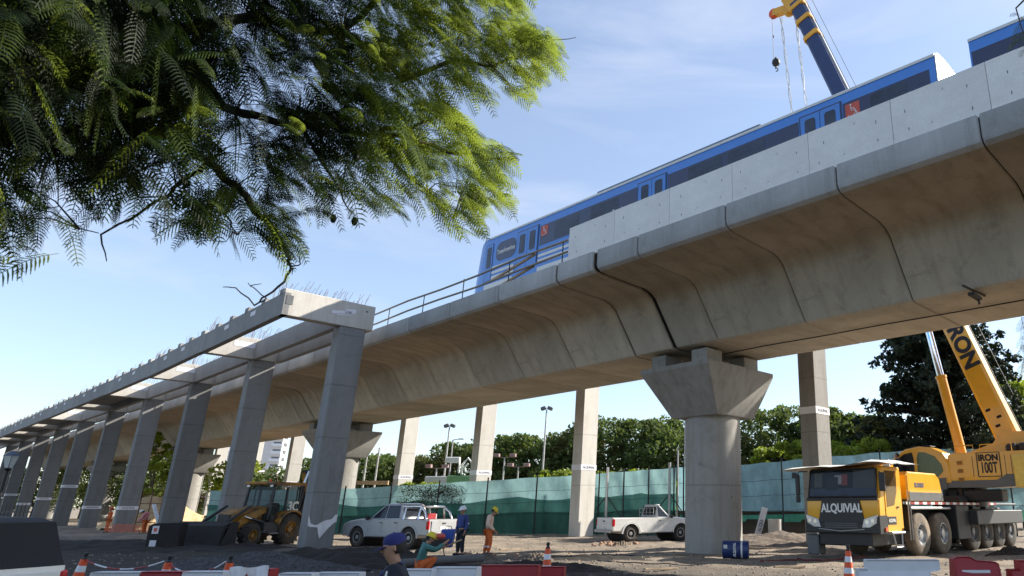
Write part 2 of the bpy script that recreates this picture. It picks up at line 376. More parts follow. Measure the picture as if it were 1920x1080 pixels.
def sheet(name, x0, x1, y0, y1, nx, ny, hf, m):
    X = np.linspace(x0, x1, nx); Y = np.linspace(y0, y1, ny)
    V = [(x, y, hf(x, y)) for y in Y for x in X]
    F = [(j * nx + i, j * nx + i + 1, (j + 1) * nx + i + 1, (j + 1) * nx + i) for j in range(ny - 1) for i in range(nx - 1)]
    return raw_mesh(name, V, F, [m], None, True)
def hground(x, y):
    e = min(1, max(0, min(x + 58, 38 - x, y - 3, 66 - y) / 4))
    return (.075 * hnoise(x, y) + .03 * hnoise(x * 3.1 + 7, y * 4.3) + .05 * max(0, math.sin(y * 2.1 + .35 * x + 1.2 * math.sin(x * .35))) ** 4) * e
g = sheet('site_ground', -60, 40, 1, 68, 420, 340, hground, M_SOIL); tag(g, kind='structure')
gb = MB(); q = 5000
for (a, b_, c_, d_) in ((-q, -60, -q, q), (40, q, -q, q), (-60, 40, -q, 1), (-60, 40, 68, q)):
    gb.add([(a, c_, 0), (b_, c_, 0), (b_, d_, 0), (a, d_, 0)], [(0, 1, 2, 3)])
tag(gb.build('ground', M_SOIL), kind='structure')

def mound(name, label, cx, cy, rx, ry, h, m, rz=0, seed=0, group=None):
    rr = random.Random(seed); n = 56; V = []; F = []; ph = [rr.uniform(0, 6.28) for _ in range(6)]
    for j in range(n + 1):
        for i in range(n + 1):
            x = (i / n * 2 - 1); y = (j / n * 2 - 1); d = math.hypot(x, y)
            d2 = d * (1 + .12 * math.sin(3 * math.atan2(y, x) + ph[0]) + .08 * math.sin(5 * math.atan2(y, x) + ph[1]))
            z = max(0, 1 - d2) ** .85 * h * (1 + .22 * math.sin(x * 7 + ph[2]) * math.sin(y * 6 + ph[3]))
            z += (.05 * math.sin(x * 23 + ph[4]) * math.sin(y * 19 + ph[5]) + rr.uniform(-.025, .03)) * min(1, z * 6) - .04 * (d2 > 1)
            V.append((x * rx, y * ry, z - .02))
    for j in range(n):
        for i in range(n): F.append((j * (n + 1) + i, j * (n + 1) + i + 1, (j + 1) * (n + 1) + i + 1, (j + 1) * (n + 1) + i))
    o = raw_mesh(name, V, F, [m], None, False); o.location = (cx, cy, 0); o.rotation_euler = (0, 0, rz)
    tag(o, label, 'soil heap' if 'gravel' not in name else 'gravel heap', group); return o
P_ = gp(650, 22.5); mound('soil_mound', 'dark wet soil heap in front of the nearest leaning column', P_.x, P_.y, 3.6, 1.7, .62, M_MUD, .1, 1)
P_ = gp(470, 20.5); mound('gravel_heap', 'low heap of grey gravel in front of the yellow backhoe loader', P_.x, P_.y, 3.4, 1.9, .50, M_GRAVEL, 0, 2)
P_ = gp(200, 17); mound('soil_mound', 'broad dark trampled soil at the lower left behind the striped chain', P_.x, P_.y, 9, 5.5, .10, M_MUD, -.4, 8)  # dark soil spread wide, its tone also standing in for deeper shade
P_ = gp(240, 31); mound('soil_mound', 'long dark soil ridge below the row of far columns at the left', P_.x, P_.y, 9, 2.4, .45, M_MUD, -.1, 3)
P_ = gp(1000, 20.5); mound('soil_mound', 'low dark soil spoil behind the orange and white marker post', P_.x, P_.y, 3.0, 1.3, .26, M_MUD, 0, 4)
P_ = gp(1465, 36); mound('rubble_mound', 'gravelly brown bank at the foot of the light blue screen fence', P_.x, P_.y, 4.6, 3.2, .55, mat('brown_rubble', (.13, .10, .075, 1), .95, var=.6, vs=5, bmp=1, bs=12), 0, 5)
P_ = gp(1130, 25.5); mound('soil_mound', 'shallow dark soil spread left of the round bridge pier', P_.x, P_.y, 3.4, 1.5, .14, M_MUD, .15, 6)

# scattered stones: nobody could count them
def stones(name, boxes, count, r0, r1, m):
    V = []; F = []; b = 0
    for k in range(count):
        x0, x1, Y0, Y1 = random.choice(boxes); xx = random.uniform(x0, x1); Y = random.uniform(Y0, Y1)
        p = gp(xx, Y); r = random.uniform(r0, r1) * random.uniform(.5, 1)
        vs = [(-1, -1, 0), (1, -1, 0), (1, 1, 0), (-1, 1, 0), (-.6, -.5, 1), (.7, -.6, .8), (.5, .6, 1), (-.6, .7, .7)]
        a = random.uniform(0, 6.28)
        for q in vs:
            x, y, z = q[0] * random.uniform(.6, 1.1) * r, q[1] * random.uniform(.6, 1.1) * r, q[2] * r * .9
            V.append((p.x + x * math.cos(a) - y * math.sin(a), p.y + x * math.sin(a) + y * math.cos(a), z - .01 + hground(p.x, p.y)))
        for f in ((0, 1, 5, 4), (1, 2, 6, 5), (2, 3, 7, 6), (3, 0, 4, 7), (4, 5, 6, 7), (3, 2, 1, 0)): F.append([i + b for i in f])
        b += 8
    o = raw_mesh(name, V, F, [m]); return tag(o, kind='stuff')
M_STONE = mat('stone', (.20, .17, .135, 1), .95, var=.4, vs=2)
stones('scattered_stones', [(640, 1500, 19, 45), (900, 1900, 18, 32), (0, 700, 20, 45)], 3600, .015, .06, M_STONE)
stones('broken_brick_rubble', [(1110, 1200, 33, 36), (1390, 1500, 33, 37), (860, 1100, 24, 28)], 160, .05, .16, mat('brick_rubble', (.30, .18, .12, 1), .95, var=.3))

# ------------------------------------------------------------------ viaduct
CT = 21.6
def section():
    L = [(-6.4, 10.70), (-6.4, 10.12), (-6.35, 9.99), (-6.22, 9.90), (-5.95, 9.86), (-3.95, 9.80), (-3.58, 9.70), (-3.32, 9.53), (-3.12, 9.26), (-2.16, 7.94), (-2.07, 7.80), (-1.95, 7.75)]
    return L + [(-x, z) for x, z in L[::-1]] + [(6.1, 10.70), (6.1, 10.5), (-6.1, 10.5), (-6.1, 10.7)]
SEC = section()
def seg_mesh(L):
    mb = MB(); bev = .035; ins = inset(SEC, bev)
    rings = [[(q[0], 0, q[1]) for q in ins], [(q[0], bev, q[1]) for q in SEC], [(q[0], L - bev, q[1]) for q in SEC], [(q[0], L, q[1]) for q in ins]]
    mb.loft(rings)
    n = len(SEC); nf = len(mb.f)
    for i, f in enumerate(mb.f):
        k = i % n
        if i < n * 3: mb.mi[i] = 1 if (k in (0, 1, 2) or k > 21) else 3 if k in (11, 12, 13) else 0  # cornice grey and soffit tan carry sky light and ground bounce, besides stains
    return mb
SPAN = 35.6
def make_span(s0, label):
    root = thing('viaduct_span', label, 'viaduct', W(s0, CT, 0), AU, 'spans of the concrete rail viaduct')
    lens = [2.25] + [3.8875] * 8 + [2.25]; s = s0
    for i, L in enumerate(lens):
        gap = .13 if i in (0,) else .018
        o = seg_mesh(L - (.15 if i in (0, 9) else .034)).build('deck_segment', [M_DECK, M_CORN, M_WEB, M_SOFF], root, 29)
        st_ = s + (.075 if i == 0 else .017); p = W(st_, CT, 0); q = W(st_ + 1, CT, 0); rz = math.atan2(q.y - p.y, q.x - p.x) - R(90)
        loc = root.matrix_basis.inverted() @ p; o.location = loc; o.rotation_euler = (0, 0, rz - AU)
        s += L
    core = MB(); N = 9   # hollow dark core behind the joints
    rings = []
    for k in range(N):
        ss = s0 + .02 + (SPAN - .04) * k / (N - 1)
        rings.append([tuple(root.matrix_basis.inverted() @ W(ss, CT + q[0], q[1])) for q in inset(SEC, .09)])
    core.loft(rings); core.build('inner_core', M_DARK, root)
    return root
SPANS = [(-17.45, 'viaduct span overhead at the right with the crane under it'), (18.15, 'viaduct span between the near round pier and the next pier'),
         (53.75, 'viaduct span seen through the leaning columns'), (89.35, 'distant viaduct span at the left edge behind the columns'), (124.95, 'farthest viaduct span at the left')]
for s0, lb in SPANS: make_span(s0, lb)

# parapet panels on the near edge, each one precast
M_PANEL2 = M_PANEL
js = [19.85, 17.24, 14.5, 11.8, 9.0, 6.43, 3.94, 1.2, -1.5, -4.2, -6.9, -9.6]
for i in range(len(js) - 1):
    a, b_ = js[i + 1], js[i]; mb = MB(); mb.box((0, (b_ - a) / 2, .72), (.14, b_ - a - .012, 1.44), .006)
    for (yy, zz) in ((.4, .35), (.4, .95), (b_ - a - .45, .35), (b_ - a - .45, .95)):
        mb.m = 1; mb.box((-.072, yy + random.uniform(-.12, .12), zz + random.uniform(-.06, .06)), (.006, .016, random.uniform(.05, .1))); mb.m = 0
    o = mb.build('parapet_panel', [M_PANEL2, M_DARK], None); o.location = W(a, CT - 6.22, 10.66); o.rotation_euler = (0, 0, AU)
    pl = ['end panel of the pale parapet where the hand rail stops', 'second pale parapet panel from the hand rail end', 'pale parapet panel below the middle doors of the train', 'pale parapet panel just left of the printed side wording of the train', 'pale parapet panel under the long dark train window', 'pale parapet panel below the right hand train doors', 'pale parapet panel under the gap between the carriages', 'pale parapet panel at the right edge of the photo'] + ['pale parapet panel outside the photo, first beyond the right edge', 'pale parapet panel outside the photo, second beyond the right edge', 'pale parapet panel outside the photo, third beyond the right edge']
    tag(o, pl[i], 'parapet panel', 'parapet panels along the viaduct edge')

# hand rail past the last panel
def handrail(a, b_, label):
    root = thing('hand_rail', label, 'railing', W(a, CT - 6.25, 10.7), AU, None); inv = root.matrix_basis.inverted()
    for z, w in ((.95, 0), (.42, 1)):
        N = max(2, int((b_ - a) / 3)); pts = [tuple(inv @ W(a + (b_ - a) * k / N, CT - 6.25, 10.7 + z + .05 * math.sin(k * 1.9 + w))) for k in range(N + 1)]
        MB().tube(pts, .045, 6).build('rail', M_BROWNRAIL, root)
    s = a + .3
    while s < b_:
        p = inv @ W(s, CT - 6.25, 10.7); MB().tube([tuple(p), (p.x, p.y, p.z + 1.0)], .022, 6).build('post', M_STEELDK, root); s += 3.6
handrail(19.95, 55, 'two bar hand rail along the viaduct edge from the train nose to the frames')
handrail(57, 120, 'far stretch of hand rail on the viaduct behind the frames')
tl = MB(); 
for k in range(2): tl.bar((0, k * .0, .2 + k * .5), (0, 3.2, -.3 + k * .5), .06, .1)
o = tl.build('leaning_timber', M_WOOD); o.location = W(22.2, CT - 6.15, 10.95); o.rotation_euler = (0, 0, AU); tag(o, 'pair of timber battens tied to the hand rail beside the train', 'batten')

# piers
def make_pier(s0, label):
    p = W(s0, CT + .35); root = thing('bridge_pier', label, 'pier', p, AU, 'round bridge piers with flared heads')
    mb = MB(); mb.lathe([(1.13, -.3), (1.13, 5.2)], 48); mb.build('shaft', M_PIER, root, 50)
    cap = MB(); z0, z1, z2 = 5.2, 6.93, 7.1; b0 = 1.2; ts = -.32
    def ring(hx, hy, z, ch, off=0): # chamfered rectangle, x across, y along
        return [(off - hx + ch, -hy, z), (off + hx - ch, -hy, z), (off + hx, -hy + ch, z), (off + hx, hy - ch, z), (off + hx - ch, hy, z), (off - hx + ch, hy, z), (off - hx, hy - ch, z), (off - hx, -hy + ch, z)]
    cap.loft([ring(1.2, 1.2, z0, .05), ring(1.24, 1.24, z0 + .05, .03), ring(2.15, 1.85, z1, .04, ts), ring(2.15, 1.85, z2, .04, ts)])
    cap.build('flared_head', M_PIER, root, 20)
    for (dx, dy) in ((-1.35, -1.1), (-1.35, 1.1), (1.05, -1.1), (1.05, 1.1)):
        b_ = MB(); b_.box((dx + ts, dy, 7.37), (.95, .8, .56), .015); b_.build('bearing_block', M_PIER, root)
    d = MB(); d.tube([(.93, -.66, -.2), (.935, -.665, 5.2)], .03, 6); d.build('drain_pipe', M_STEELDK, root)
    return root
for s0, lb in ((-17.45, 'round pier of the viaduct out of frame at the right'), (18.15, 'near round pier with flared head beside the blue drum'), (53.75, 'second round pier hidden behind the nearest leaning column'), (89.35, 'third flared pier seen between leaning columns'), (124.95, 'fourth small flared pier far behind the columns'), (160.5, 'last distant pier at the left edge')):
    if s0 > 0: make_pier(s0, lb)
cb = MB(); cb.tube([tuple(W(-15 + k * 2.5, CT - .3 + .04 * math.sin(k), 7.70 - .03 * abs(math.sin(k * 1.3)))) for k in range(14)], .022, 6)
o = cb.build('hanging_cable', M_BLACK); tag(o, 'thin black cable run along the underside of the viaduct', 'cable')
lp = MB(); lp.box((0, 0, -.1), (.7, .18, .1), .02); lp.bar((-.9, 0, .0), (.9, 0, .12), .05, .05); lp.tube([(.25, 0, -.1), (.3, 0, -.28)], .03)
o = lp.build('soffit_lamp', M_STEELDK); o.location = W(6.2, CT - 2.2, 7.6); o.rotation_euler = (0, 0, AU); tag(o, 'small dark lamp bracket under the viaduct at the right', 'lamp bracket')

# ------------------------------------------------------------------ lettering
def letters(txt, size, m, parent, mtx, bold=0.0, sx=1.0, name='lettering', align='CENTER', space=1.0, ext=.003):
    cu = bpy.data.curves.new('txt', 'FONT'); cu.body = txt; cu.size = size; cu.extrude = ext; cu.offset = bold; cu.align_x = align; cu.align_y = 'CENTER'; cu.space_character = space
    t = bpy.data.objects.new('txt', cu); COL.objects.link(t); dg = bpy.context.evaluated_depsgraph_get(); dg.update()
    me = bpy.data.meshes.new_from_object(t.evaluated_get(dg)); bpy.data.objects.remove(t)
    me.transform(Matrix.Diagonal((sx, 1, 1, 1))); me.materials.clear(); me.materials.append(m)
    o = bpy.data.objects.new(name, me); COL.objects.link(o); 
    if parent: o.parent = parent
    o.matrix_local = mtx; return o
def face_mtx(loc, right, up):
    r = Vector(right).normalized(); u_ = Vector(up).normalized(); n_ = r.cross(u_)
    m = Matrix((r, u_, n_)).transposed().to_4x4(); m.translation = Vector(loc); return m

# ------------------------------------------------------------------ portal frames left of the viaduct
def banner(parent, z, x0, x1, y0, y1, h=.3, txt=True, size=.2):
    mb = MB(); e = .012
    mb.loft([[(x0 - e, y0 - e, z), (x1 + e, y0 - e, z), (x1 + e, y1 + e, z), (x0 - e, y1 + e, z)], [(x0 - e, y0 - e, z + h), (x1 + e, y0 - e, z + h * 1.0), (x1 + e, y1 + e, z + h), (x0 - e, y1 + e, z + h)]], cap=False)
    b = mb.build('banner', M_TAPE, parent)
    if txt: letters('ALQUIVIAL', size, M_INK, b, face_mtx(((x0 + x1) / 2, y0 - e - .004, z + h / 2), (1, 0, 0), (0, 0, 1)), .004, .95)
    return b
bent_s = [33.2 + 12 * k for k in range(10)]
ORD = ['nearest portal column at the open end with a torn white sheet near its foot', 'second portal column from the open end, rising behind the backhoe cab', 'third portal column from the open end, left of the backhoe',
       'fourth portal column from the open end, broad and dark with a low white banner', 'fifth portal column from the open end, paler grey with a thin torn banner', 'sixth portal column from the open end with its white banner above head height', 'seventh portal column from the open end',
       'eighth portal column from the open end, narrow and dark', 'ninth portal column from the open end behind the black iron fence', 'last visible portal column beside the old lantern at the left edge']
bz = [.8, None, None, 1.55, 1.6, 3.6, 2.5, 2.0, 3.2, 2.9]
for k, s in enumerate(bent_s):
    dz = max(0, s - 33) * .003; zt = 9.93 + dz
    root = thing('portal_frame', ORD[k], 'concrete frame', W(s, 12.5), AU, 'row of precast portal columns along the viaduct')
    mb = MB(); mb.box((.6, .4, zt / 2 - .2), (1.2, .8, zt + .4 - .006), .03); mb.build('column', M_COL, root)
    mb = MB(); mb.prism([(-2.6, zt), (1.5, zt), (1.5, zt + 1.22), (-2.6, zt + 1.22)], -.04, .5, 'xz', .02)
    mb.m = 1
    mb.tube([(1.1, -.045, zt + .9), (1.1, -.035, zt + .9)], .05, 10); mb.box((-2.35, -.045, zt + .72), (.28, .02, .42)); 
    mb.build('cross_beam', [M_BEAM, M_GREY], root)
    rb = MB(); rr = random.Random(k)
    for j in range(60 if k < 3 else 24):
        x = rr.uniform(-2.4, 1.3); y = rr.uniform(.0, 2.6 if k == 0 else .5); l = rr.uniform(.35, .95); dx = rr.uniform(.05, .45) * l
        rb.tube([(x, y, zt + 1.0), (x + dx * .3, y, zt + 1.2 + l * .5), (x + dx, y + rr.uniform(-.1, .1), zt + 1.22 + l)], .009, 3, False)
    rb.build('starter_bars', M_RUST, root)
    if k in (1, 2): pass
    if bz[k] and k > 0: banner(root, bz[k], 0, 1.2, 0, .8, .26, True, .17)
    if k == 0:   # torn sheet tied low on the column and white wording patch on the beam
        sh = MB(); n = 14; V = []; 
        tops = [(-.01, 1.22), (.05, 1.02), (.12, .86), (.22, .80), (.32, .78), (.42, .80), (.5, .86), (.6, .92), (.7, .96), (.8, .99), (.9, 1.0), (1.0, 1.04), (1.1, 1.2), (1.2, 1.22)]
        bots = [(-.01, .78), (.05, .72), (.12, .70), (.22, .70), (.32, .69), (.42, .68), (.5, .40), (.56, .22), (.66, .34), (.78, .50), (.9, .66), (1.0, .78), (1.1, .86), (1.2, .9)]
        V = [(x - .0, -.02 - .015 * math.sin(i * 2.1), z + .2) for i, (x, z) in enumerate(tops)] + [(x, -.03 - .02 * math.cos(i * 1.7), z + .2) for i, (x, z) in enumerate(bots)]
        sh.add(V, [(i, i + 1, n + i + 1, n + i) for i in range(n - 1)]); sh.build('torn_sheet', M_TAPE, root)
        for (x, z, w, h_) in ((-.05, .62, .9, .16), (.35, .75, .5, .22), (.1, .55, .7, .1)):
            pm = MB(); pm.box((x, -.048, zt + z), (w, .008, h_), .0, Matrix.Rotation(R(-8), 3, 'Y')); pm.build('poster_patch', M_TAPE, root)
    else:
        pm = MB(); pm.box((-.55, -.048, zt + .78), (1.1, .008, .3)); pm.build('poster_patch', M_TAPE, root)

def edge_beams(t0, t1, label0, blocks, zoff=0):
    for k in range(len(bent_s) - 1 + 1):
        a = bent_s[k] + .52 if t0 > 10.5 else bent_s[k] - .04 if k == 0 else bent_s[k] + .005
        b_ = bent_s[k] + 12 + (-.06 if t0 > 10.5 else -.005)
        dz = max(0, bent_s[k] - 33) * .003; z0 = 9.93 + dz + zoff; L = b_ - a
        root = thing('edge_beam', label0 % ORDW[k], 'concrete beam', W(a, t0), 0, 'long edge beams joining the portal frames')
        p, q = W(a, t0), W(b_, t0); root.rotation_euler = (0, 0, math.atan2(q.y - p.y, q.x - p.x) - R(90))
        mb = MB(); mb.box(((t1 - t0) / 2, L / 2, z0 + .53), (t1 - t0, L, 1.06), .02); mb.build('beam', M_BEAM2, root)
        if blocks:
            y = .25
            while y < L - .5:
                cb_ = MB(); cb_.box((.15, y + .2, z0 + 1.12), (.3, .5, .3), .015); cb_.m = 1; cb_.box((.15, y + .2, z0 + 1.275), (.2, .3, .02)); cb_.build('bearing_seat', [M_BEAM2, M_WOOD], root)
                y += 2.35
            for yy in (L * .33, L * .66):
                pt = MB(); pt.box((-.008, yy, z0 + .75), (.01, .7, .22)); pt.build('poster_patch', M_TAPE, root)
        rb = MB(); rr = random.Random(k * 7 + int(t0))
        for j in range(12):
            y = rr.uniform(0, L); x = rr.uniform(.05, t1 - t0); l = rr.uniform(.15, .55); rb.tube([(x, y, z0 + 1.0), (x + rr.uniform(-.1, .15), y + rr.uniform(-.15, .15), z0 + 1.1 + l)], .008, 3, False)
        rb.build('starter_bars', M_RUST, root)
ORDW = ['first, at the open end', 'second', 'third', 'fourth', 'fifth', 'sixth', 'seventh', 'eighth', 'ninth', 'tenth and farthest']
edge_beams(9.9, 10.2, 'outer shaded edge beam with a notched top, bay %s', True)
edge_beams(12.5, 12.8, 'middle edge beam over the column line, bay %s', False)
edge_beams(13.72, 14.0, 'inner edge beam beside the viaduct, bay %s', False)
for k in (3, 5, 6, 7, 8):
    if k > len(bent_s) - 2: continue
    a = bent_s[k] + .6; mb = MB(); mb.box((1.13, 5.6, 0), (2.2, 10.9, .18)); o = mb.build('deck_slab', M_COL)
    o.location = W(a, 10.25, 10.6); p, q = W(a, 12), W(a + 10, 12); o.rotation_euler = (0, 0, math.atan2(q.y - p.y, q.x - p.x) - R(90))
    tag(o, 'dark precast slab closing the frame bay, ' + ['', '', '', 'nearest of the slabs', '', 'second of the slabs', 'third of the slabs', 'fourth of the slabs', 'farthest of the slabs'][k], 'slab', 'slabs laid between the edge beams')

# columns on the far side of the viaduct
bgc = [(17.1, 'far side square column rising behind the crane carrier cab'), (34.2, 'far side square column left of the white single cab pickup'), (46.0, 'far side square column behind the blue clad worker'), (57.9, 'far side square column behind the silver double cab pickup'),
       (69.5, 'far side pale column left of the nearest portal column, above the backhoe arm'), (81.5, 'far side pale column seen left of the backhoe cab'), (93.5, 'far side pale column beside the bright green bush at the left'), (105.5, 'small sunlit far side column'), (117.5, 'last small far side column')]
for k, (s, lb) in enumerate(bgc):
    root = thing('square_column', lb, 'concrete column', W(s, 28.4), AU, 'square columns on the far side of the viaduct')
    mb = MB(); mb.box((.62, .45, 4.9), (1.25, .9, 10.4), .03); mb.build('column', M_PIER if k == 0 else M_BEAM, root)  # first column takes a darker concrete in place of shade falling on it
    banner(root, {0: 6.0, 1: 3.95}.get(k, 4.0), 0, 1.25, 0, .9, .34, True, .2)
# ------------------------------------------------------------------ train
M_TBLUE = mat('train_blue', (.055, .22, .62, 1), .3, var=.04, coat=.3)
M_TNAVY = mat('train_navy', (.022, .032, .085, 1), .3, var=.1, coat=.3)
M_TGLASS = mat('carriage_glass', (.030, .042, .065, 1), .12, var=.5, vs=1.1)
M_TWHITE = mat('train_white', (.70, .70, .68, 1), .4, var=.04)
M_TROOF = mat('train_roof_grey', (.66, .65, .62, 1), .6, var=.08)
M_BELLOW = mat('bellows_grey', (.22, .25, .29, 1), .7)
M_SIGNRED = mat('sign_red', (.55, .09, .06, 1), .5)
TT = 19.55; TW = 1.45
def tslot(s): return TT + .35 - (s - 5) * .018
def tbox(root, name, y0, y1, z0, z1, m, off=.004, th=.012, r=0.0):
    """plate on the near side (x = -TW) of a carriage"""
    mb = MB()
    if r > 0:
        pts = []
        for (cy, cz, a0) in ((y1 - r, z1 - r, 0), (y0 + r, z1 - r, 90), (y0 + r, z0 + r, 180), (y1 - r, z0 + r, 270)):
            for k in range(5): t = R(a0 + k * 22.5); pts.append((cy + r * math.cos(t), cz + r * math.sin(t)))
        mb.prism(pts, -TW - off - th, -TW - off, 'yz')
    else: mb.box((-TW - off - th / 2, (y0 + y1) / 2, (z0 + z1) / 2), (th, y1 - y0, z1 - z0))
    return mb.build(name, m, root)
def door(root, y0, y1, two=True):
    z0, z1 = 1.05, 3.06; m_ = (y0 + y1) / 2
    d = tbox(root, 'door_frame', y0 - .06, y1 + .06, z0 - .02, z1 + .06, M_TNAVY, .005, .015)
    for (a, b_) in ((y0, m_ - .012), (m_ + .012, y1)):
        dl = tbox(root, 'door', a, b_, z0, z1, M_TBLUE, .021, .02)
        w = tbox(root, 'tmp', a + .17, b_ - .17, z0 + .85, z1 - .16, M_TGLASS, .042, .008, .1); w.name = 'door_window'; w.parent = dl
def wheelchair(root, y, z):
    p = tbox(root, 'accessibility_sign', y - .26, y + .26, z - .26, z + .26, M_SIGNRED, .012, .006)
    mb = MB(); x = -TW - .021
    mb.tube([(x, y + .05 + .15 * math.cos(t), z - .09 + .15 * math.sin(t)) for t in [R(100 + 25 * k) for k in range(10)]], .014, 5)
    mb.tube([(x, y + .06, z + .13), (x, y + .03, z - .04), (x, y - .1, z - .04), (x, y - .16, z - .2), (x, y - .21, z - .2)], .017, 5); mb.tube([(x, y + .04, z + .05), (x, y - .07, z + .05)], .014, 5)
    mb.lathe([(.001, -.006), (.034, -.006), (.034, .006), (.001, .006)], 12, (x, y + .06, z + .2), 'x')
    mb.build('wheelchair_symbol', M_TWHITE, p)
def carriage(s0, L, nose, label):
    """local x across, y along (away), z up from rail; s0 is the near end"""
    root = thing('train_carriage', label, 'train', W(s0, tslot(s0), 11.75), AU + R(1.0), 'coupled carriages of the blue train')
    sec = [(-TW, .55), (-TW, 3.38), (-TW + .05, 3.48), (-TW + .18, 3.55), (-.8, 3.65), (0, 3.69), (.8, 3.65), (TW - .18, 3.55), (TW - .05, 3.48), (TW, 3.38), (TW, .55)]
    mb = MB(); rings = [[(x, 0, z) for x, z in sec], [(x, L - (1.0 if nose else 0), z) for x, z in sec]]
    if nose: # rounded raked nose
        for (dy, kx, kt) in ((-.55, .985, .0), (-.25, .95, .03), (.0, .88, .08)):
            rings.append([(x * kx, L + dy + .35 * (1 - (z - .55) / 3.0) - .12, .55 + (z - .55) * (1 - kt)) for x, z in sec])
    mb.loft(rings); mb.build('body', M_TBLUE, root, 35)
    rf = MB(); rs = [(-TW - .02, 3.36), (-TW - .02, 3.44), (-TW + .03, 3.50), (-TW + .18, 3.57), (-.8, 3.67), (0, 3.71), (.8, 3.67), (TW - .18, 3.57), (TW - .03, 3.50), (TW + .02, 3.44), (TW + .02, 3.36)]
    rf.loft([[(x, -.01, z) for x, z in rs], [(x, L - (1.1 if nose else -.01), z) for x, z in rs]]); rf.build('roof', M_TROOF, root, 35)
    return root
# lead carriage, s from 6.2 to 31.3
C1 = carriage(6.2, 24.9, True, 'leading blue carriage with its nose at the left above the hand rail')
def Y(s): return s - 6.2
for (a, b_) in ((6.4, 9.4), (11.15, 17.4), (19.15, 25.75)): tbox(C1, 'window_band', Y(a), Y(b_), 1.95, 2.98, M_TNAVY, .003, .006)
tbox(C1, 'window_band', Y(27.65), Y(29.35), 1.95, 2.98, M_TNAVY, .003, .006, .4)
for (a, b_) in ((7.15, 8.4), (12.6, 14.3), (14.6, 16.3), (20.3, 22.1), (22.9, 24.65)):
    w = tbox(C1, 'window', Y(a), Y(b_), 2.06, 2.88, M_TGLASS, .010, .006, .08); f_ = tbox(C1, 't', Y(a), Y(b_), 2.58, 2.62, M_TNAVY, .017, .004); f_.name = 'window_bar'; f_.parent = w
for (a, b_) in ((9.5, 11.05), (17.5, 19.05), (25.9, 27.5)): door(C1, Y(a), Y(b_))
wheelchair(C1, Y(9.05), 2.62); wheelchair(C1, Y(25.4), 2.66)
for z0, z1 in ((1.62, 1.76), (1.36, 1.5), (1.02, 1.24), (.60, .86)):
    for (a, b_) in ((19.2, 25.8), (27.75, 30.2)): tbox(C1, 'white_stripe', Y(a), Y(b_), z0, z1, M_TWHITE, .003, .006)
tbox(C1, 'dark_skirt', Y(6.4), Y(30.3), .3, .58, M_BELLOW, .003, .01)
d = tbox(C1, 'cab_door', Y(29.62), Y(30.28), 1.0, 3.08, M_TNAVY, .004, .008); w = tbox(C1, 't', Y(29.66), Y(30.24), 1.05, 3.04, M_TBLUE, .012, .01); w.name = 'door_leaf'; w.parent = d
w = tbox(C1, 't', Y(29.76), Y(30.14), 1.75, 2.9, M_TGLASS, .024, .006, .08); w.name = 'door_window'; w.parent = d
for (s_, z_, sz) in ((28.5, 2.45, .36), (19.95, 2.2, .32), (11.95, 2.2, .32)):
    letters('TrenesArgentinos', sz, M_TWHITE, C1, face_mtx((-TW - .03 if s_ < 28 else -TW - .015, Y(s_), z_), (0, -1, 0), (0, 0, 1)), .006, .58)
wi = MB(); wi.box((0, 25.05 - .0, 2.45), (2.2, .06, .95), .05, Matrix.Rotation(R(-7), 3, 'X')); wi.build('windscreen', M_GLASSD, C1)
for sx_ in (-1, 1):
    h = MB(); h.lathe([(.01, -.02), (.13, -.02), (.13, .03), (.01, .03)], 14, (sx_ * .95, 25.3, 1.45), 'y'); h.build('headlight', M_LENS, C1)
ru = MB(); ru.box((.15, Y(13.2) + 4.6, 3.84), (2.1, 9.3, .36), .08)
for k in range(9): ru.box((-.91, Y(13.2) + .8 + k * .95, 3.84), (.03, .5, .14))
ru.build('roof_unit', mat('roof_unit_grey', (.16, .19, .23, 1), .6), C1)
rk = MB(); rk.loft([[(-TW, y, 1.9), (TW, y, 1.9), (TW, y, 3.38), (TW - .15, y, 3.55), (.7, y, 3.67), (-.7, y, 3.67), (-TW + .15, y, 3.55), (-TW, y, 3.38)] for y in (-.05, -.012)]); rk.build('end_wall', M_TWHITE, C1)
bw = MB()
for k in range(14): bw.box((0, -.14 - .075 * k, 1.6), (1.9 + .14 * (k % 2), .045, 2.0 + .08 * (k % 2)), .01)
bw.build('gangway_bellows', M_BELLOW, C1)
C2 = carriage(-18.6, 23.75, False, 'second blue carriage entering at the upper right corner')
def Y(s): return s + 18.6
tbox(C2, 'window_band', .2, 23.7, 1.95, 2.98, M_TNAVY, .003, .006)
for (a, b_) in ((1.6, 3.8), (-2.5, -.3), (-8, -5.8)): tbox(C2, 'window', Y(a), Y(b_), 2.06, 2.88, M_TGLASS, .012, .006, .08)
for (a, b_) in ((-1.8 + 1.7, 1.4),): door(C2, Y(a), Y(b_))
tb = MB(); tb.box((0, 40, 0), (3.0, 160, .9), .05); tb.m = 1
for dx in (-.84, .84): tb.box((dx, 40, .52), (.07, 160, .14))
o = tb.build('track_bed', [M_PIER, M_STEELDK]); o.location = W(0, TT, 11.1) - U2 * 30; o.location.z = 11.05; o.rotation_euler = (0, 0, AU); tag(o, 'concrete track bed with steel rails on the viaduct deck', 'railway track')

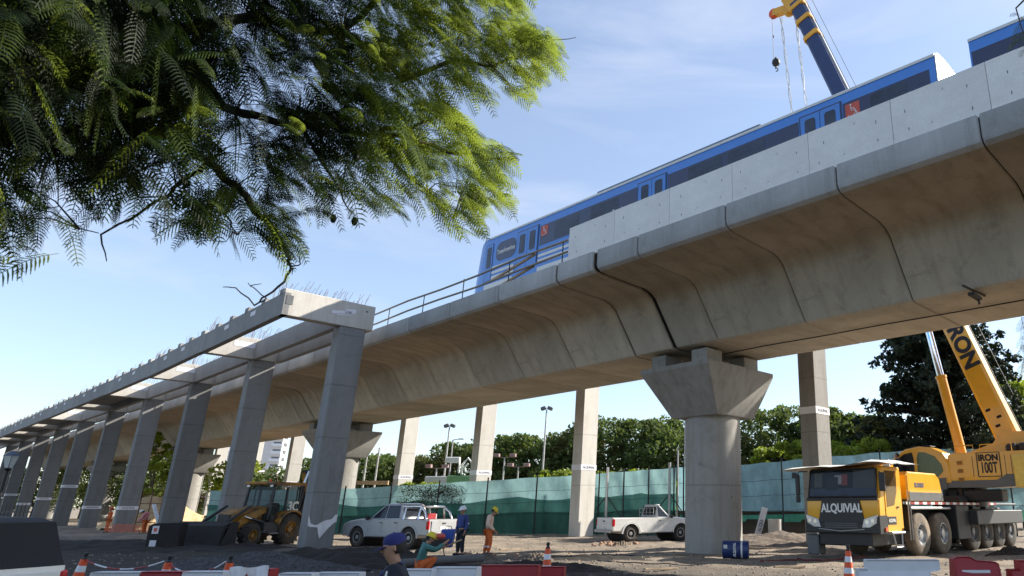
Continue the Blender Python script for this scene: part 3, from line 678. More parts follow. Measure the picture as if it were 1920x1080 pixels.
# ------------------------------------------------------------------ wheels and vehicles (local x forward, y left, z up)
def wheel(root, x, y, r, w, side, tyre=None, rim=None, rimr=.6, lugs=0):
    tyre = tyre or M_RUBBER; rim = rim or M_RIM; o_y = side * w / 2
    t = MB(); prof = [(r * rimr, -w / 2), (r * .9, -w / 2), (r * .975, -w * .4), (r, -w * .25), (r, w * .25), (r * .975, w * .4), (r * .9, w / 2), (r * rimr, w / 2)]
    t.lathe(prof, 36, (0, 0, 0), 'y', False)
    if lugs:
        for k in range(lugs):
            a = 2 * math.pi * k / lugs
            for sy in (-1, 1):
                t.box(((r + .01) * math.cos(a + sy * .06), sy * w * .24, (r + .01) * math.sin(a + sy * .06)), (.05, w * .5, .09), 0, Matrix.Rotation(-a, 3, 'Y') @ Matrix.Rotation(sy * .5, 3, 'X'))
    e = bpy.data.objects.new('wheel', None)
    wo_ = t.build('wheel', tyre, root, 50); wo_.location = (x, y - side * w / 2, r)
    m = MB(); yy = side * w * .42
    m.lathe([(.01, yy - side * .16), (r * rimr, yy - side * .16), (r * rimr, yy + side * .02), (r * rimr * .9, yy + side * .02), (r * rimr * .8, yy - side * .07), (r * rimr * .45, yy - side * .10), (r * rimr * .36, yy + side * .0), (.01, yy + side * .01)], 28, (0, 0, 0), 'y')
    m.m = 1
    for k in range(8):
        a = 2 * math.pi * (k + .5) / 8; m.lathe([(.001, yy - side * .088), (r * .075, yy - side * .082), (.001, yy - side * .078)], 8, (r * rimr * .62 * math.cos(a), 0, r * rimr * .62 * math.sin(a)), 'y', False)
    m.build('rim', [rim, M_DARK], wo_, 40); return wo_

def arch(cx, r, n=9, zc=.38):
    return [(cx + r * math.cos(t), zc + r * math.sin(t)) for t in [math.pi - math.pi * k / (n - 1) for k in range(n)]]
def pickup(label, loc, rz, paint, double, canopy=False, hoops=False, group=None, cat='pickup truck', scale=1.0):
    root = thing('pickup_truck', label, cat, loc, rz, group); root.scale = (scale,) * 3
    W2 = .88; wr = .40; fx, rx = 1.54, -1.54
    # lower body: nose at +x ; profile in x,z
    hood = 1.12; belt = 1.17; bl = -2.62
    poly = [(2.36, .46), (2.50, .55), (2.53, .80), (2.47, .93), (2.36, 1.01), (2.1, 1.09), (1.7, 1.15), (1.3, 1.19), (1.0, 1.20), (.97, belt + .04)]
    cb_ = -.95 if double else .02
    poly += [(cb_, belt), (cb_ - .0, belt), (bl, belt), (bl - .02, .6), (bl + .05, .5), (rx - .56, .5)]
    poly += [(x, z) for x, z in arch(rx, .49)][0:] if False else []
    low = [(rx + .49 * math.cos(t), .40 + .49 * math.sin(t)) for t in [math.pi * (1 - k / 10) for k in range(11)]]
    poly += low + [(rx + .53, .40), (fx - .53, .40)] + [(fx + .49 * math.cos(t), .40 + .49 * math.sin(t)) for t in [math.pi * (1 - k / 10) for k in range(11)]] + [(fx + .53, .42)]
    mb = MB(); mb.prism(poly, -W2, W2, 'xz', .05); mb.build('body', paint, root, 30)
    # arch liners
    for cx in (fx, rx): ln = MB(); ln.lathe([(.47, -.83), (.47, .83)], 20, (cx, 0, .42), 'y'); ln.build('wheel_housing', M_DARK, root)
    for cx in (fx, rx):
        for sy in (-1, 1):
            fl_ = MB(); po = [(cx + .55 * math.cos(t), .40 + .55 * math.sin(t)) for t in [math.pi * k / 12 for k in range(13)]]; pi_ = [(cx + .485 * math.cos(t), .40 + .485 * math.sin(t)) for t in [math.pi * (12 - k) / 12 for k in range(13)]]
            fl_.prism(po + pi_, sy * (W2 - .02), sy * (W2 + .035), 'xz', .008); fl_.build('wheel_arch', paint, root, 40)
    # cab
    r0, r1 = (cb_ + .02, .92); rt0, rt1 = (cb_ + .16, .20 if double else .30); H = 1.84
    def ring(z, x0, x1, w): return [(x0, -w + .06, z), (x0 + .06, -w, z), (x1 - .08, -w, z), (x1, -w + .10, z), (x1 + .07, 0, z), (x1, w - .10, z), (x1 - .08, w, z), (x0 + .06, w, z), (x0, w - .06, z)]
    cab = MB(); cab.loft([ring(belt - .01, r0, r1 + .05, W2 - .03), ring(belt + .03, r0 + .01, r1, W2 - .04), ring(H - .09, rt0, rt1 + .08, W2 - .19), ring(H - .03, rt0 + .05, rt1 - .02, W2 - .23), ring(H, rt0 + .18, rt1 - .16, W2 - .34)])
    cab.build('cab', paint, root, 25)
    def sidept(x, z, sy, out=.006):
        k = (z - belt - .03) / (H - .07 - belt - .03); return (x, sy * (W2 - .04 - .15 * k + out), z)
    for sy in (-1, 1):
        zt, zb = H - .11, belt + .05
        panes = [(.82, .2, -.02)] if not double else [(.78, .16, -.02), (-.08, -.10, -.78)]
        if not double: panes = [(.74, .16, .1)]
        first = True
        for pn in (([(.12, .74, .14, .22)] if not double else [(-.02, .72, .0, .12), (-.86, -.1, -.74, -.08)])):
            b0, b1, t0_, t1_ = pn; g_ = MB(); g_.add([sidept(b0, zb, sy), sidept(b1, zb, sy), sidept(t1_, zt, sy), sidept(t0_, zt, sy)], [(0, 1, 2, 3)]); g_.build('side_window', M_GLASSD, root)
            s_ = MB(); pts = [sidept(b0, zb, sy), sidept(b1, zb, sy), sidept(t1_, zt, sy), sidept(t0_, zt, sy), sidept(b0, zb, sy)]; s_.tube(pts, .012, 4); s_.build('window_seal', M_BLACK, root)
        for (dx0, dx1) in ([(.10, .98)] if not double else [(.02, .98), (-.88, .0)]):
            dd = MB(); dd.box(((dx0 + dx1) / 2, sy * (W2 + .003), .80), (dx1 - dx0 - .012, .008, .62), .0); do = dd.build('door', paint, root)
            hh = MB(); hh.box((dx0 + .12, sy * (W2 + .022), 1.02), (.16, .03, .035), .008); hh.build('handle', M_BLACK, do)
        mi = MB(); mi.box((.86, sy * (W2 + .12), 1.22), (.12, .2, .17), .04); mi.bar((.82, sy * (W2 - .05), 1.17), (.86, sy * (W2 + .08), 1.2), .04, .04); mi.build('mirror', M_BLACK, root)
        tlp = MB(); tlp.box((bl + .05, sy * (W2 - .04), .93), (.15, .12, .36), .03); tlp.build('tail_lamp', M_LAMPRED, root)
        hl = MB(); hl.box((2.36, sy * (W2 - .16), .90), (.24, .3, .17), .05); hl.build('headlight', M_LENS, root)
    ws = MB(); ws.add([(.93, -.70, belt + .06), (.98, 0, belt + .06), (.93, .70, belt + .06), (rt1 + .12, .56, H - .12), (rt1 + .19, 0, H - .12), (rt1 + .12, -.56, H - .12)], [(0, 1, 4, 5), (1, 2, 3, 4)])
    for q in range(4): pass
    o = ws.build('windscreen', M_GLASSD, root); o.location.x += .03
    rw = MB(); rw.add([(r0 - .01, -.62, belt + .12), (r0 - .01, .62, belt + .12), (rt0 - .02, .55, H - .13), (rt0 - .02, -.55, H - .13)], [(0, 1, 2, 3)]); rw.build('rear_window', M_GLASSD, root)
    inner = MB(); inner.box(((cb_ + bl) / 2 - .02, 0, belt + .004), (cb_ - bl - .16, W2 * 2 - .2, .006)); inner.build('bed_floor', M_DARK, root)
    tg = MB(); tg.box((bl - .03, 0, .88), (.03, 1.45, .46), .012); tgo = tg.build('tailgate', paint, root)
    th = MB(); th.box((bl - .05, 0, 1.0), (.02, .2, .06)); th.build('handle', M_BLACK, tgo)
    pt_ = MB(); pt_.box((bl - .052, .0, .80), (.012, .42, .13)); pt_.build('number_plate', M_TWHITE, tgo)
    ss_ = [MB().box((-.0 + (.0 if double else .5), sy * (W2 + .03), .42), (1.9 if double else 1.0, .14, .05), .015).build('side_step', M_BLACK, root) for sy in (-1, 1)]
    bp = MB(); bp.box((bl - .1, 0, .52), (.16, 1.6, .16), .03); bp.build('rear_bumper', M_GALV, root)
    fb = MB(); fb.box((2.47, 0, .56), (.16, 1.7, .24), .06); fb.build('front_bumper', paint, root)
    gr = MB(); gr.box((2.5, 0, .86), (.03, 1.0, .2), .01); gr.build('grille', M_BLACK, root)
    for x in (fx, rx):
        for sy in (-1, 1): wheel(root, x, sy * (W2 - .01), wr, .25, sy)
    if hoops:
        for dx in (0, -.85):
            h = MB(); h.tube([(cb_ - .1 + dx, -.78, belt), (cb_ - .12 + dx, -.68, 1.70), (cb_ - .12 + dx, .68, 1.70), (cb_ - .1 + dx, .78, belt)], .045, 8); h.build('roll_bar', M_CHROME, root, 50)
        for sy in (-1, 1):
            h = MB(); h.tube([(cb_ + .02, sy * .7, 1.68), (cb_ - .97, sy * .68, 1.70), (cb_ - 1.3, sy * .72, 1.45), (cb_ - 1.42, sy * .76, belt)], .045, 8); h.build('roll_bar', M_CHROME, root, 50)
        for k in range(3):
            bx = MB(); bx.box((-1.6 - .25 * k, -.3 + .3 * k, 1.26), (.25, .5, .2 + .05 * k), .02); bx.build('load_box', (M_RED, M_WPLAS, M_RED)[k], root)
    elif not canopy and not double:
        h = MB()
        for z in (1.2, 1.42, 1.64): h.tube([(cb_ - .12, -.7, z), (cb_ - .12, .7, z)], .02, 6)
        for y in (-.7, -.35, 0, .35, .7): h.tube([(cb_ - .12, y, belt), (cb_ - .12, y, 1.64)], .02, 6)
        h.build('headache_rack', M_GALV, root)
    if canopy:
        cp = MB(); x0, x1 = bl + .02, cb_ - .03
        cp.loft([[(x0, -.84, belt), (x1, -.84, belt), (x1, .84, belt), (x0, .84, belt)], [(x0 + .05, -.82, belt + .1), (x1, -.82, belt + .1), (x1, .82, belt + .1), (x0 + .05, .82, belt + .1)], [(x0 + .16, -.70, 1.74), (x1, -.70, 1.78), (x1, .70, 1.78), (x0 + .16, .70, 1.74)], [(x0 + .3, -.58, 1.80), (x1, -.58, 1.84), (x1, .58, 1.84), (x0 + .3, .58, 1.80)]])
        cp.build('canopy', mat('black_canvas', (.012, .013, .016, 1), .75, bmp=.3, bs=20), root, 30)
        for sy in (-1, 1):
            wv = MB(); wv.add([(x0 + .5, sy * .832, 1.27), (x1 - .2, sy * .832, 1.27), (x1 - .2, sy * .735, 1.66), (x0 + .55, sy * .735, 1.66)], [(0, 1, 2, 3)]); wv.build('canopy_window', mat('hazy_vinyl', (.09, .09, .085, 1), .35), root)
    return root
def az2rz(a): return R(90 - a)
p = gp(742, 32.6); pickup('silver double cab pickup with chrome roll bar parked behind the workers', (p.x, p.y, .05), az2rz(-66), M_SILVER, True, hoops=True)
p = gp(1214, 38.6); pickup('white single cab pickup with empty bed near the blue and green screen fence', (p.x, p.y, .04), az2rz(54), M_WHITE, False)
p = gp(28, 9.0); pickup('white pickup with a black canvas canopy cut off at the lower left corner', (p.x - 2.58, p.y + .1, -.08), az2rz(-80), M_WHITE, True, canopy=True, scale=.92)

# ------------------------------------------------------------------ blue drum, buckets, boards
M_DRUM = mat('drum_blue', (.015, .035, .13, 1), .4, var=.15)
dr = thing('steel_drum', 'blue steel drum with white wording lying by the round pier', 'drum', gp(1380, 25.6, 0), R(-8))
b = MB(); b.lathe([(.001, -.44), (.26, -.44), (.29, -.455), (.295, -.44), (.29, -.16), (.302, -.15), (.29, -.14), (.29, .14), (.302, .15), (.29, .16), (.295, .44), (.29, .455), (.26, .44), (.001, .44)], 36, (0, 0, .3), 'x'); b.build('shell', M_DRUM, dr, 30)
b = MB(); b.lathe([(.2925, .19), (.2935, .20), (.2935, .24), (.2925, .25)], 36, (0, 0, .3), 'x', False); b.build('white_band', M_TWHITE, dr, 30)
letters('YPF', .16, M_TWHITE, dr, face_mtx((-.34, -.297, .36), (1, 0, 0), (0, 0, 1)), .005) if False else None
b = MB(); b.box((-.34, -.285, .37), (.13, .02, .2), 0, Matrix.Rotation(R(14), 3, 'X')); b.build('label_patch', M_TWHITE, dr)
letters('ALQUIVIAL', .13, M_TWHITE, dr, face_mtx((-.02, -.299, .31), (0, 0, 1), (-1, 0, 0)), .004, .7)
bk = MB(); bk.lathe([(.30, 0), (.34, .1), (.35, .75), (.36, .78), (.31, .78), (.30, .1), (.01, .08)], 24); o = bk.build('white_bucket', mat('bucket_white', (.45, .43, .40, 1), .6, dirt=(.2, .17, .13, 1)), None, 40); o.location = gp(1453, 37.5, .35); tag(o, 'white plastic bin in front of the low wall under the screen fence', 'bin')
bd = thing('leaning_sign_board', 'narrow white lettered board leaning against a fence post', 'sign board', gp(1428, 38.5, .3), R(15))
b = MB(); b.box((0, 0, .7), (.35, .04, 1.45), 0, Matrix.Rotation(R(12), 3, 'X') @ Matrix.Rotation(R(14), 3, 'Y')); b.build('board', M_WPLAS, bd)
letters('ALQUIVIAL', .24, M_INK, bd, face_mtx((0, -.04, .7), (.24, 0, .97), (-.97, .1, .24)), .008, .9)

# ------------------------------------------------------------------ cones, barriers, chain
def marker(loc, label, tilt=0):
    root = thing('marker_cone', label, 'traffic cone', loc, 0, 'tall orange and white marker cones'); root.rotation_euler = (0, tilt, 0)
    b = MB(); b.box((0, 0, .03), (.4, .4, .06), .02); b.build('base', M_BLACK, root)
    H = .9; r = lambda z: .155 - .095 * z / H; n = 7
    for i in range(n):
        z0, z1 = .06 + (H - .06) * i / n, .06 + (H - .06) * (i + 1) / n
        b = MB(); b.lathe([(r(z0), z0), (r(z1), z1)], 24); b.build('band', M_ORANGE if i % 2 == 0 else M_REFL, root, 60)
    b = MB(); b.lathe([(.05, H), (.055, H + .01), (.03, H + .05), (.045, H + .09), (.04, H + .13), (.001, H + .14)], 14); b.build('cap', M_BLACK, root, 40)
    return root
CN = []
for (x, yt, k, lb, t) in ((1028, 1018, 16, 'tall orange and white cone before the red barrier in the centre', 0), (1587, 1022, 15.6, 'tall orange and white cone in front of the crane carrier', .03), (152, 1036, 14, 'leftmost orange and white cone on the striped chain', .12), (312, 1042, 13.2, 'middle orange and white cone on the striped chain', .08), (428, 1042, 12.6, 'orange and white cone at the right end of the striped chain', .06)):
    p = px(x, yt, k); zt = p.z; base = Vector((p.x, p.y, zt - 1.02)); marker(base, lb, t); CN.append(p)
def chain(a, b_, sag, label):
    mb = MB(); N = 24; a = Vector(a); b_ = Vector(b_)
    for i in range(N):
        f0, f1 = i / N, (i + 1) / N; P = lambda f: a.lerp(b_, f) - Vector((0, 0, sag * 4 * f * (1 - f)))
        mb.m = (i // 4) % 2; mb.tube([P(f0), P(f1)], .014, 6)
    o = mb.build('striped_chain', [M_RED, M_REFL]); tag(o, label, 'chain')
chain(CN[2] - Vector((-.08, 0, .12)), CN[3] - Vector((.02, 0, .1)), .17, 'red and white chain sagging between the left and middle cones')
chain(CN[3] - Vector((-.05, 0, .12)), CN[4] - Vector((.02, 0, .1)), .2, 'red and white chain sagging between the middle and right cones')
def barrier(x0, x1, ytop, k, m, label, style=0, stripes=None):
    p0, p1 = px(x0, ytop, k), px(x1, ytop, k); zt = p0.z; L = (p1 - p0).length; H = .82
    root = thing('water_barrier', label, 'barrier', (p0.x, p0.y, zt - H), math.atan2(p1.y - p0.y, p1.x - p0.x), 'plastic water filled road barriers')
    top = [(0, H - .14), (.14, H - .14), (.14, H), (L - .0, H), (L, H - .16), (L - .16, H - .18)] if style == 0 else [(0, H - .03), (.06, H), (L * .35, H + .01), (L * .5, H - .05), (L * .9, H - .07), (L * .97, H - .1)] if style == 1 else [(0, H), (L, H)]
    yb = .02; poly = top[::-1] + ([(0, yb), (L * .2, yb), (L * .24, .14), (L * .36, .14), (L * .4, yb), (L * .6, yb), (L * .64, .14), (L * .76, .14), (L * .8, yb), (L - (.12 if style == 0 else 0), yb)])
    parts = 1 if not stripes else len(stripes)
    mb = MB(); n = len(poly); ys = [(-.26, .02), (-.24, .18), (-.11, .42), (-.09, 1.0)]
    def hw(z): return .27 if z < .16 else .27 - (z - .16) / .3 * .15 if z < .46 else .12 - (z - .46) * .06
    mb.loft([[(q[0], -hw(q[1]) + .02, q[1]) for q in inset(poly, .02)], [(q[0], -hw(q[1]), q[1]) for q in poly], [(q[0], hw(q[1]), q[1]) for q in poly], [(q[0], hw(q[1]) - .02, q[1]) for q in inset(poly, .02)]])
    mb.m = 1
    if style == 0:
        for f in (.32, .52, .75): mb.box((L * f, -.16, H - .36), (L * .09, .1, .1))
    mb.build('shell', [m, M_GREY], root, 25)
    if style == 1:
        b_ = MB(); b_.box((L * .45, -.128, H - .22), (L * .6, .012, .045)); b_.build('reflective_strip', M_REFL, root)
    return root
barrier(1605, 1757, 1049, 11, M_WPLAS, 'white plastic barrier with stepped ends in front of the crane carrier', 0)
barrier(1783, 1869, 1044, 11.5, M_RED, 'dark red plastic barrier with a pale strip right of the white one', 1)
barrier(1889, 1990, 1050, 11.3, M_RED, 'dark red plastic barrier cut by the right edge', 0)
barrier(736, 815, 1067, 9.2, M_WPLAS, 'left white barrier right of the person in the blue cap', 2)
barrier(816, 899, 1063, 9.4, M_WPLAS, 'right white barrier beside the centre red barriers', 2)
barrier(902, 1012, 1059, 11.5, M_RED, 'dark red barrier just left of the centre marker cone', 2)
barrier(1014, 1060, 1062, 12.5, M_RED, 'short red barrier end behind the centre marker cone', 2)
barrier(182, 274, 1072, 9, M_WPLAS, 'white barrier block between the left and middle cones', 2)
barrier(275, 352, 1071, 9, M_RED, 'red barrier block behind the middle cone', 2)
barrier(353, 428, 1071, 9, M_WPLAS, 'white barrier block between the middle and right cones', 2)
barrier(531, 592, 1074, 9, M_WPLAS, 'white barrier block left of the gap by the gravel', 2)
barrier(598, 680, 1073, 9.3, M_WPLAS, 'white barrier block next to the person in the blue cap', 2)
barrier(496, 516, 1066, 9.6, M_RED, 'small red barrier end beside the white sheet', 2)
fl = MB(); n = 9; p0, p1 = px(431, 1064, 8.6), px(507, 1061, 8.6); V = []
for j in range(4):
    for i in range(n): q = p0.lerp(p1, i / (n - 1)); V.append((q.x, q.y + .03 * math.sin(i * 1.4 + j) - .01 * j, q.z - .15 * j + .012 * math.sin(i * 1.1)))
fl.add(V, [(j * n + i, j * n + i + 1, (j + 1) * n + i + 1, (j + 1) * n + i) for j in range(3) for i in range(n - 1)])
fr = thing('cloth_banner', 'white sheet with a red triangle hung on the barriers by the right cone', 'banner', (0, 0, 0)); fl.build('sheet', M_TAPE, fr)
q = p0.lerp(p1, .52); fl = MB(); fl.add([(q.x - .1, q.y - .06, q.z - .25), (q.x + .1, q.y - .06, q.z - .25), (q.x, q.y - .06, q.z - .07)], [(0, 1, 2)]); fl.build('red_triangle', M_RED, fr)
ck = MB(); p = gp(735, 20.5, .18); q = gp(905, 22.5, .22); ck.tube([p, p.lerp(q, .5) + Vector((0, 0, .03)), q], [.13, .12, .11], 14); o = ck.build('concrete_pipe', mat('old_pipe', (.12, .12, .125, 1), .85, bmp=.5), None, 40); tag(o, 'long grey pipe lying on the soil below the workers', 'pipe')

# ------------------------------------------------------------------ crane carrier
CZ = az2rz(42)    # local +x points to the rear (away), +y left
Q = gp(1657, 24.2)
cr = thing('mobile_crane', 'yellow mobile crane with raised boom parked under the viaduct, white sheet on its cab roof', 'crane', (Q.x, Q.y, 0), CZ)
# local: x from cab front backwards, y from right side (0) to left side (+3)
def mbx(name, c_, d_, m, b=.02, rot=None, parent=None, sm=None):
    k = MB(); k.box(c_, d_, b, rot); return k.build(name, m, parent or cr, sm)
WD = 2.9
k = MB(); k.prism([(.0, 1.0), (-.06, 1.25), (-.02, 1.98), (.08, 2.05), (.22, 3.02), (.4, 3.1), (1.75, 3.1), (1.75, .95)], .0, WD, 'xz', .06); cabo = k.build('cab', M_YEL, cr, 25)
# black lower front, headlights
k = MB(); k.prism([(.48, .98), (2.42, .98), (2.2, 1.95), (.72, 1.95)], -.095, -.03, 'yz'); k.build('front_panel', M_BLACK, cr)
k = MB(); k.prism([(-.03, .86), (WD + .03, .86), (WD + .03, 1.42), (2.35, 1.22), (.55, 1.22), (-.03, 1.45)], -.12, .5, 'yz', .03); k.build('bumper', M_BLACK, cr)
k = MB(); k.box((-.02, WD / 2, 1.99), (.1, WD - .06, .1), .02); k.build('front_trim', M_BLACK, cr)
for y in (.30, WD - .30):
    sg = 1 if y < 1 else -1
    k = MB(); k.prism([(y - .27 * sg, 1.47), (y + .24 * sg, 1.33), (y + .33 * sg, 1.05), (y + .05 * sg, 1.06), (y - .22 * sg, 1.2)], -.15, -.1, 'yz', .01); h = k.build('headlight', M_LENS, cr)
    for q_ in (-.1, .12):
        k = MB(); k.lathe([(.01, -.165), (.07, -.165), (.075, -.148), (.01, -.148)], 14, (0, y + q_ * sg, 1.27 - .03 * (q_ > 0)), 'x'); k.build('reflector', M_CHROME, h)
# windscreen
def wsx(z): return -.02 + (z - 2.05) * (.14 / .97) + .055
k = MB(); k.add([(wsx(2.08) - .03, .1, 2.08), (wsx(2.08) - .03, WD - .1, 2.08), (wsx(3.0) - .03, WD - .16, 3.0), (wsx(3.0) - .03, .16, 3.0)], [(0, 1, 2, 3)]); k.build('windscreen', glassmat('cab_glass', (.012, .016, .022, 1), .05, .5), cr)
def wpl(name, y0, y1, z0, z1, m, off):
    q_ = MB(); q_.add([(wsx(z0) - off, y0, z0), (wsx(z0) - off, y1, z0), (wsx(z1) - off, y1, z1), (wsx(z1) - off, y0, z1)], [(0, 1, 2, 3)]); q_.build(name, m, cr)
wpl('cab_interior', .08, WD - .08, 2.07, 3.01, mat('cab_dark', (.02, .02, .02, 1), .9), .005)
wpl('sun_blind', .15, 1.0, 2.35, 2.96, mat('blind_grey', (.16, .155, .14, 1), .9), .010)
wpl('screen_reflection', .12, WD - .12, 2.08, 2.36, mat('reflection_blue', (.07, .09, .15, 1), .6), .012)  # bluish plate painted as the reflection low in the windscreen
wpl('rear_window', 1.28, 1.75, 2.5, 2.82, M_TWHITE, .010); wpl('red_vest', 1.22, 1.46, 2.46, 2.84, M_SIGNRED, .015); wpl('seat', 1.6, 2.1, 2.3, 2.75, M_BLACK, .013); wpl('pale_sticker', 2.25, 2.6, 2.4, 2.9, mat('sticker_olive', (.2, .2, .15, 1), .8), .011)
k = MB(); k.tube([(wsx(2.08) - .04, .08, 2.07), (wsx(2.08) - .04, WD - .08, 2.07), (wsx(3.0) - .04, WD - .14, 3.02), (wsx(3.0) - .04, .14, 3.02), (wsx(2.08) - .04, .08, 2.07)], .03, 6); k.build('windscreen_seal', M_BLACK, cr)
for y in (.9, 1.9):
    k = MB(); k.tube([(wsx(2.05) - .07, y, 2.02), (wsx(2.2) - .06, y + .55, 2.16)], .014, 5); k.build('wiper', M_BLACK, cr)
letters('ALQUIVIAL', .40, M_TWHITE, cr, face_mtx((-.10, 1.42, 1.68), (0, -1, 0), (0, 0, 1)), .012, .82)
# side door with window
k = MB(); k.box((.95, -.012, 1.85), (1.05, .02, 1.9), .0); dr_ = k.build('door', M_YEL, cr)
k = MB(); k.prism([(.5, 1.72), (1.05, 1.78), (1.3, 2.25), (1.36, 2.95), (.5, 2.95)], -.032, -.024, 'xz'); k.build('door_window', M_GLASS, dr_)
k = MB(); k.box((1.3, -.04, 1.72), (.14, .04, .05)); k.build('handle', M_BLACK, dr_)
k = MB(); k.box((.8, -.03, 1.28), (.62, .01, .26)); k.build('door_plate', M_BLKINK, dr_); letters('ALQUIVIAL', .15, M_TWHITE, dr_, face_mtx((.8, -.04, 1.28), (1, 0, 0), (0, 0, 1)), .004, .7)
k = MB(); k.box((-.0, -.17, 2.55), (.12, .22, .62), .03); k.bar((.15, 0, 2.9), (.02, -.14, 2.8), .03, .03); k.build('mirror', M_BLACK, cr)
k = MB(); k.box((-.12, WD + .28, 2.5), (.12, .16, .75), .03); k.box((-.12, WD + .28, 2.0), (.12, .16, .24), .03); k.box((-.12, WD + .42, 2.85), (.1, .18, .2), .02); k.tube([(.1, WD - .05, 2.98), (-.1, WD + .2, 2.98), (-.12, WD + .28, 2.88)], .02, 6); k.build('mirror', M_BLACK, cr)
k = MB(); k.lathe([(.001, -.08), (.07, -.08), (.07, 0), (.001, 0)], 14, (.28, 0, 1.0), 'y'); k.build('indicator_lamp', M_ORANGE, cr)
k = MB(); k.box((.95, -.05, .88), (1.0, .26, .08), .02); k.tube([(.65, -.1, .85), (.8, -.12, .42), (1.25, -.12, .42), (1.3, -.1, .85)], .03, 6); k.build('step', M_GALV, cr)
k = MB()
for z in (1.4, 2.0): pass
# white sheet on the roof
V = []; n1, n2 = 11, 7
for i in range(n1):
    for j in range(n2):
        fy = i / (n1 - 1); fx_ = j / (n2 - 1); y = -.75 + 4.7 * fy; x = -.35 + 2.2 * fx_
        z = 3.16 + .22 * math.exp(-((y - .0) / .7) ** 2) * .6 - (.10 * max(0, (y - 3.0))) - .12 * max(0, -.3 - y) + .02 * math.sin(y * 4 + x * 3) - .06 * (fx_ < .1)
        V.append((x, y, z))
k = MB(); k.add(V, [(i * n2 + j, i * n2 + j + 1, (i + 1) * n2 + j + 1, (i + 1) * n2 + j) for i in range(n1 - 1) for j in range(n2 - 1)])
vt = [(a, b_, z - .02) for a, b_, z in V]; k.add(vt, [(i * n2 + j, (i + 1) * n2 + j, (i + 1) * n2 + j + 1, i * n2 + j + 1) for i in range(n1 - 1) for j in range(n2 - 1)])
o = k.build('roof_sheet', mat('white_tarp', (.72, .71, .68, 1), .7), None, 60); o.location = cr.location; o.rotation_euler = cr.rotation_euler; tag(o, 'white tarpaulin board lying across the crane carrier cab roof', 'tarpaulin')
# chassis
mbx('chassis', (7.6, WD / 2, 1.35), (12.6, 1.3, .7), M_STEELDK, .03)
mbx('deck_plate', (7.8, WD / 2, 1.86), (12.0, WD, .08), M_GREY, .01)
k = MB(); k.prism([(2.3, 1.92), (2.3, 2.85), (2.45, 2.98), (4.9, 2.98), (5.2, 2.8), (5.45, 1.92)], .02, 1.35, 'xz', .05); eb = k.build('engine_box', M_YEL, cr, 25)
k = MB(); k.box((3.85, .012, 2.1), (3.0, .02, .3)); k.build('grey_band', M_GREY, eb)
letters('IRON100T', .24, M_INK, eb, face_mtx((3.3, .012, 2.5), (1, 0, 0), (0, 0, 1)), .006, .75)
mbx('mudguard', (4.2, .3, 1.68), (3.6, .62, .1), M_GALV, .03); mbx('mudguard', (2.2, .2, 1.45), (.12, .45, 1.1), M_BLACK, .02)
k = MB()
for i in range(26): k.m = i % 2; k.box((2.0 + i * .35 + .175, -.012, 1.86 + .0), (.35, .012, .09))
k.build('warning_tape', [M_TWHITE, M_RED], cr)
for x in (3.15, 5.1, 8.2, 9.7, 11.2, 12.7):
    for sy, y in ((-1, .0), (1, WD)):
        wheel(cr, x, y - sy * .0, .76, .44, sy, M_RUBMUD if x < 6 else M_RUBBER, M_RIM if x < 6 else M_GREY, .52)  # rear wheels in darker rubber and rims: carrier shade put into colour
mbx('outrigger_box', (6.7, .3, 1.15), (1.3, .95, 1.3), M_STEELDK, .03); mbx('outrigger_beam', (10.2, -.25, 1.32), (5.6, .5, .56), mat('dull_dark_grey', (.035, .037, .04, 1), .6), .03)
for x, w in ((7.7, .8), (9.0, .9), (10.6, 1.1)): mbx('side_locker', (x, .5, 1.9), (w, .8, .55), M_STEELDK, .03)
mbx('front_stabiliser', (.35, WD - .1, .45), (.5, .5, .7), M_GREY, .04)
k = MB(); k.tube([(.2, WD - .3, .1), (.2, WD - .3, .85)], .05, 10); k.build('stabiliser_ram', M_CHROME, cr, 50)
mbx('underbody_shade', (3.2, WD / 2, .74), (6.2, 2.1, .6), M_BLACK, .04)  # black block enlarged to stand in for the shadow below the carrier
for (x, y, rz_) in ((2.3, 1.0, 20), (3.6, 1.4, -15)):
    k = MB(); k.box((x, y, 3.12), (.9, .08, .22), 0, Matrix.Rotation(R(rz_), 3, 'Y')); k.build('lifting_bracket', M_YEL, cr)

for x in (2.05, 2.25):
    k = MB(); k.tube([(x, -.06, .6), (x, -.06, 2.3)], .02, 6); k.build('ladder_rail', M_GALV, cr, 50)
for i in range(3):
    k = MB(); k.tube([(2.05 + i * .02, .5 + i * .4, 2.0), (2.12, .6 + i * .4, 3.35), (2.15, .62 + i * .4, 3.4)], .045, 8); k.build('exhaust_stack', M_GALV, cr, 50)
for (x0, x1) in ((.1, 2.85),):
    k = MB(); k.tube([(-.13, .55, 1.0), (-.16, 1.45, .93), (-.13, 2.35, 1.0)], .012, 5); k.build('tow_cable', M_GALV, cr, 50)
for z in (1.05, 1.12, 1.19):
    k = MB(); k.box((-.127, 1.45, z), (.012, 1.3, .022)); k.build('grille_slat', M_GREY, cr)
# superstructure, turned to point along the viaduct; frame: x = t axis, y = s axis, z
k = MB(); k.prism([(-6.0, 2.9), (-6.0, 4.1), (-.1, 4.15), (.12, 4.05), (.12, 3.0), (.9, 3.0), (.9, 2.75), (-1.6, 2.7), (-2.6, 2.75)], -1.3, 1.2, 'yz', .04); SS = k.build('superstructure', M_YEL, cr, 25)
inv = cr.matrix_basis.inverted()
Sb = Matrix.Translation(W(11.75, 31.9, -.16)) @ Matrix.Rotation(AU, 4, 'Z'); SS.matrix_local = inv @ Sb
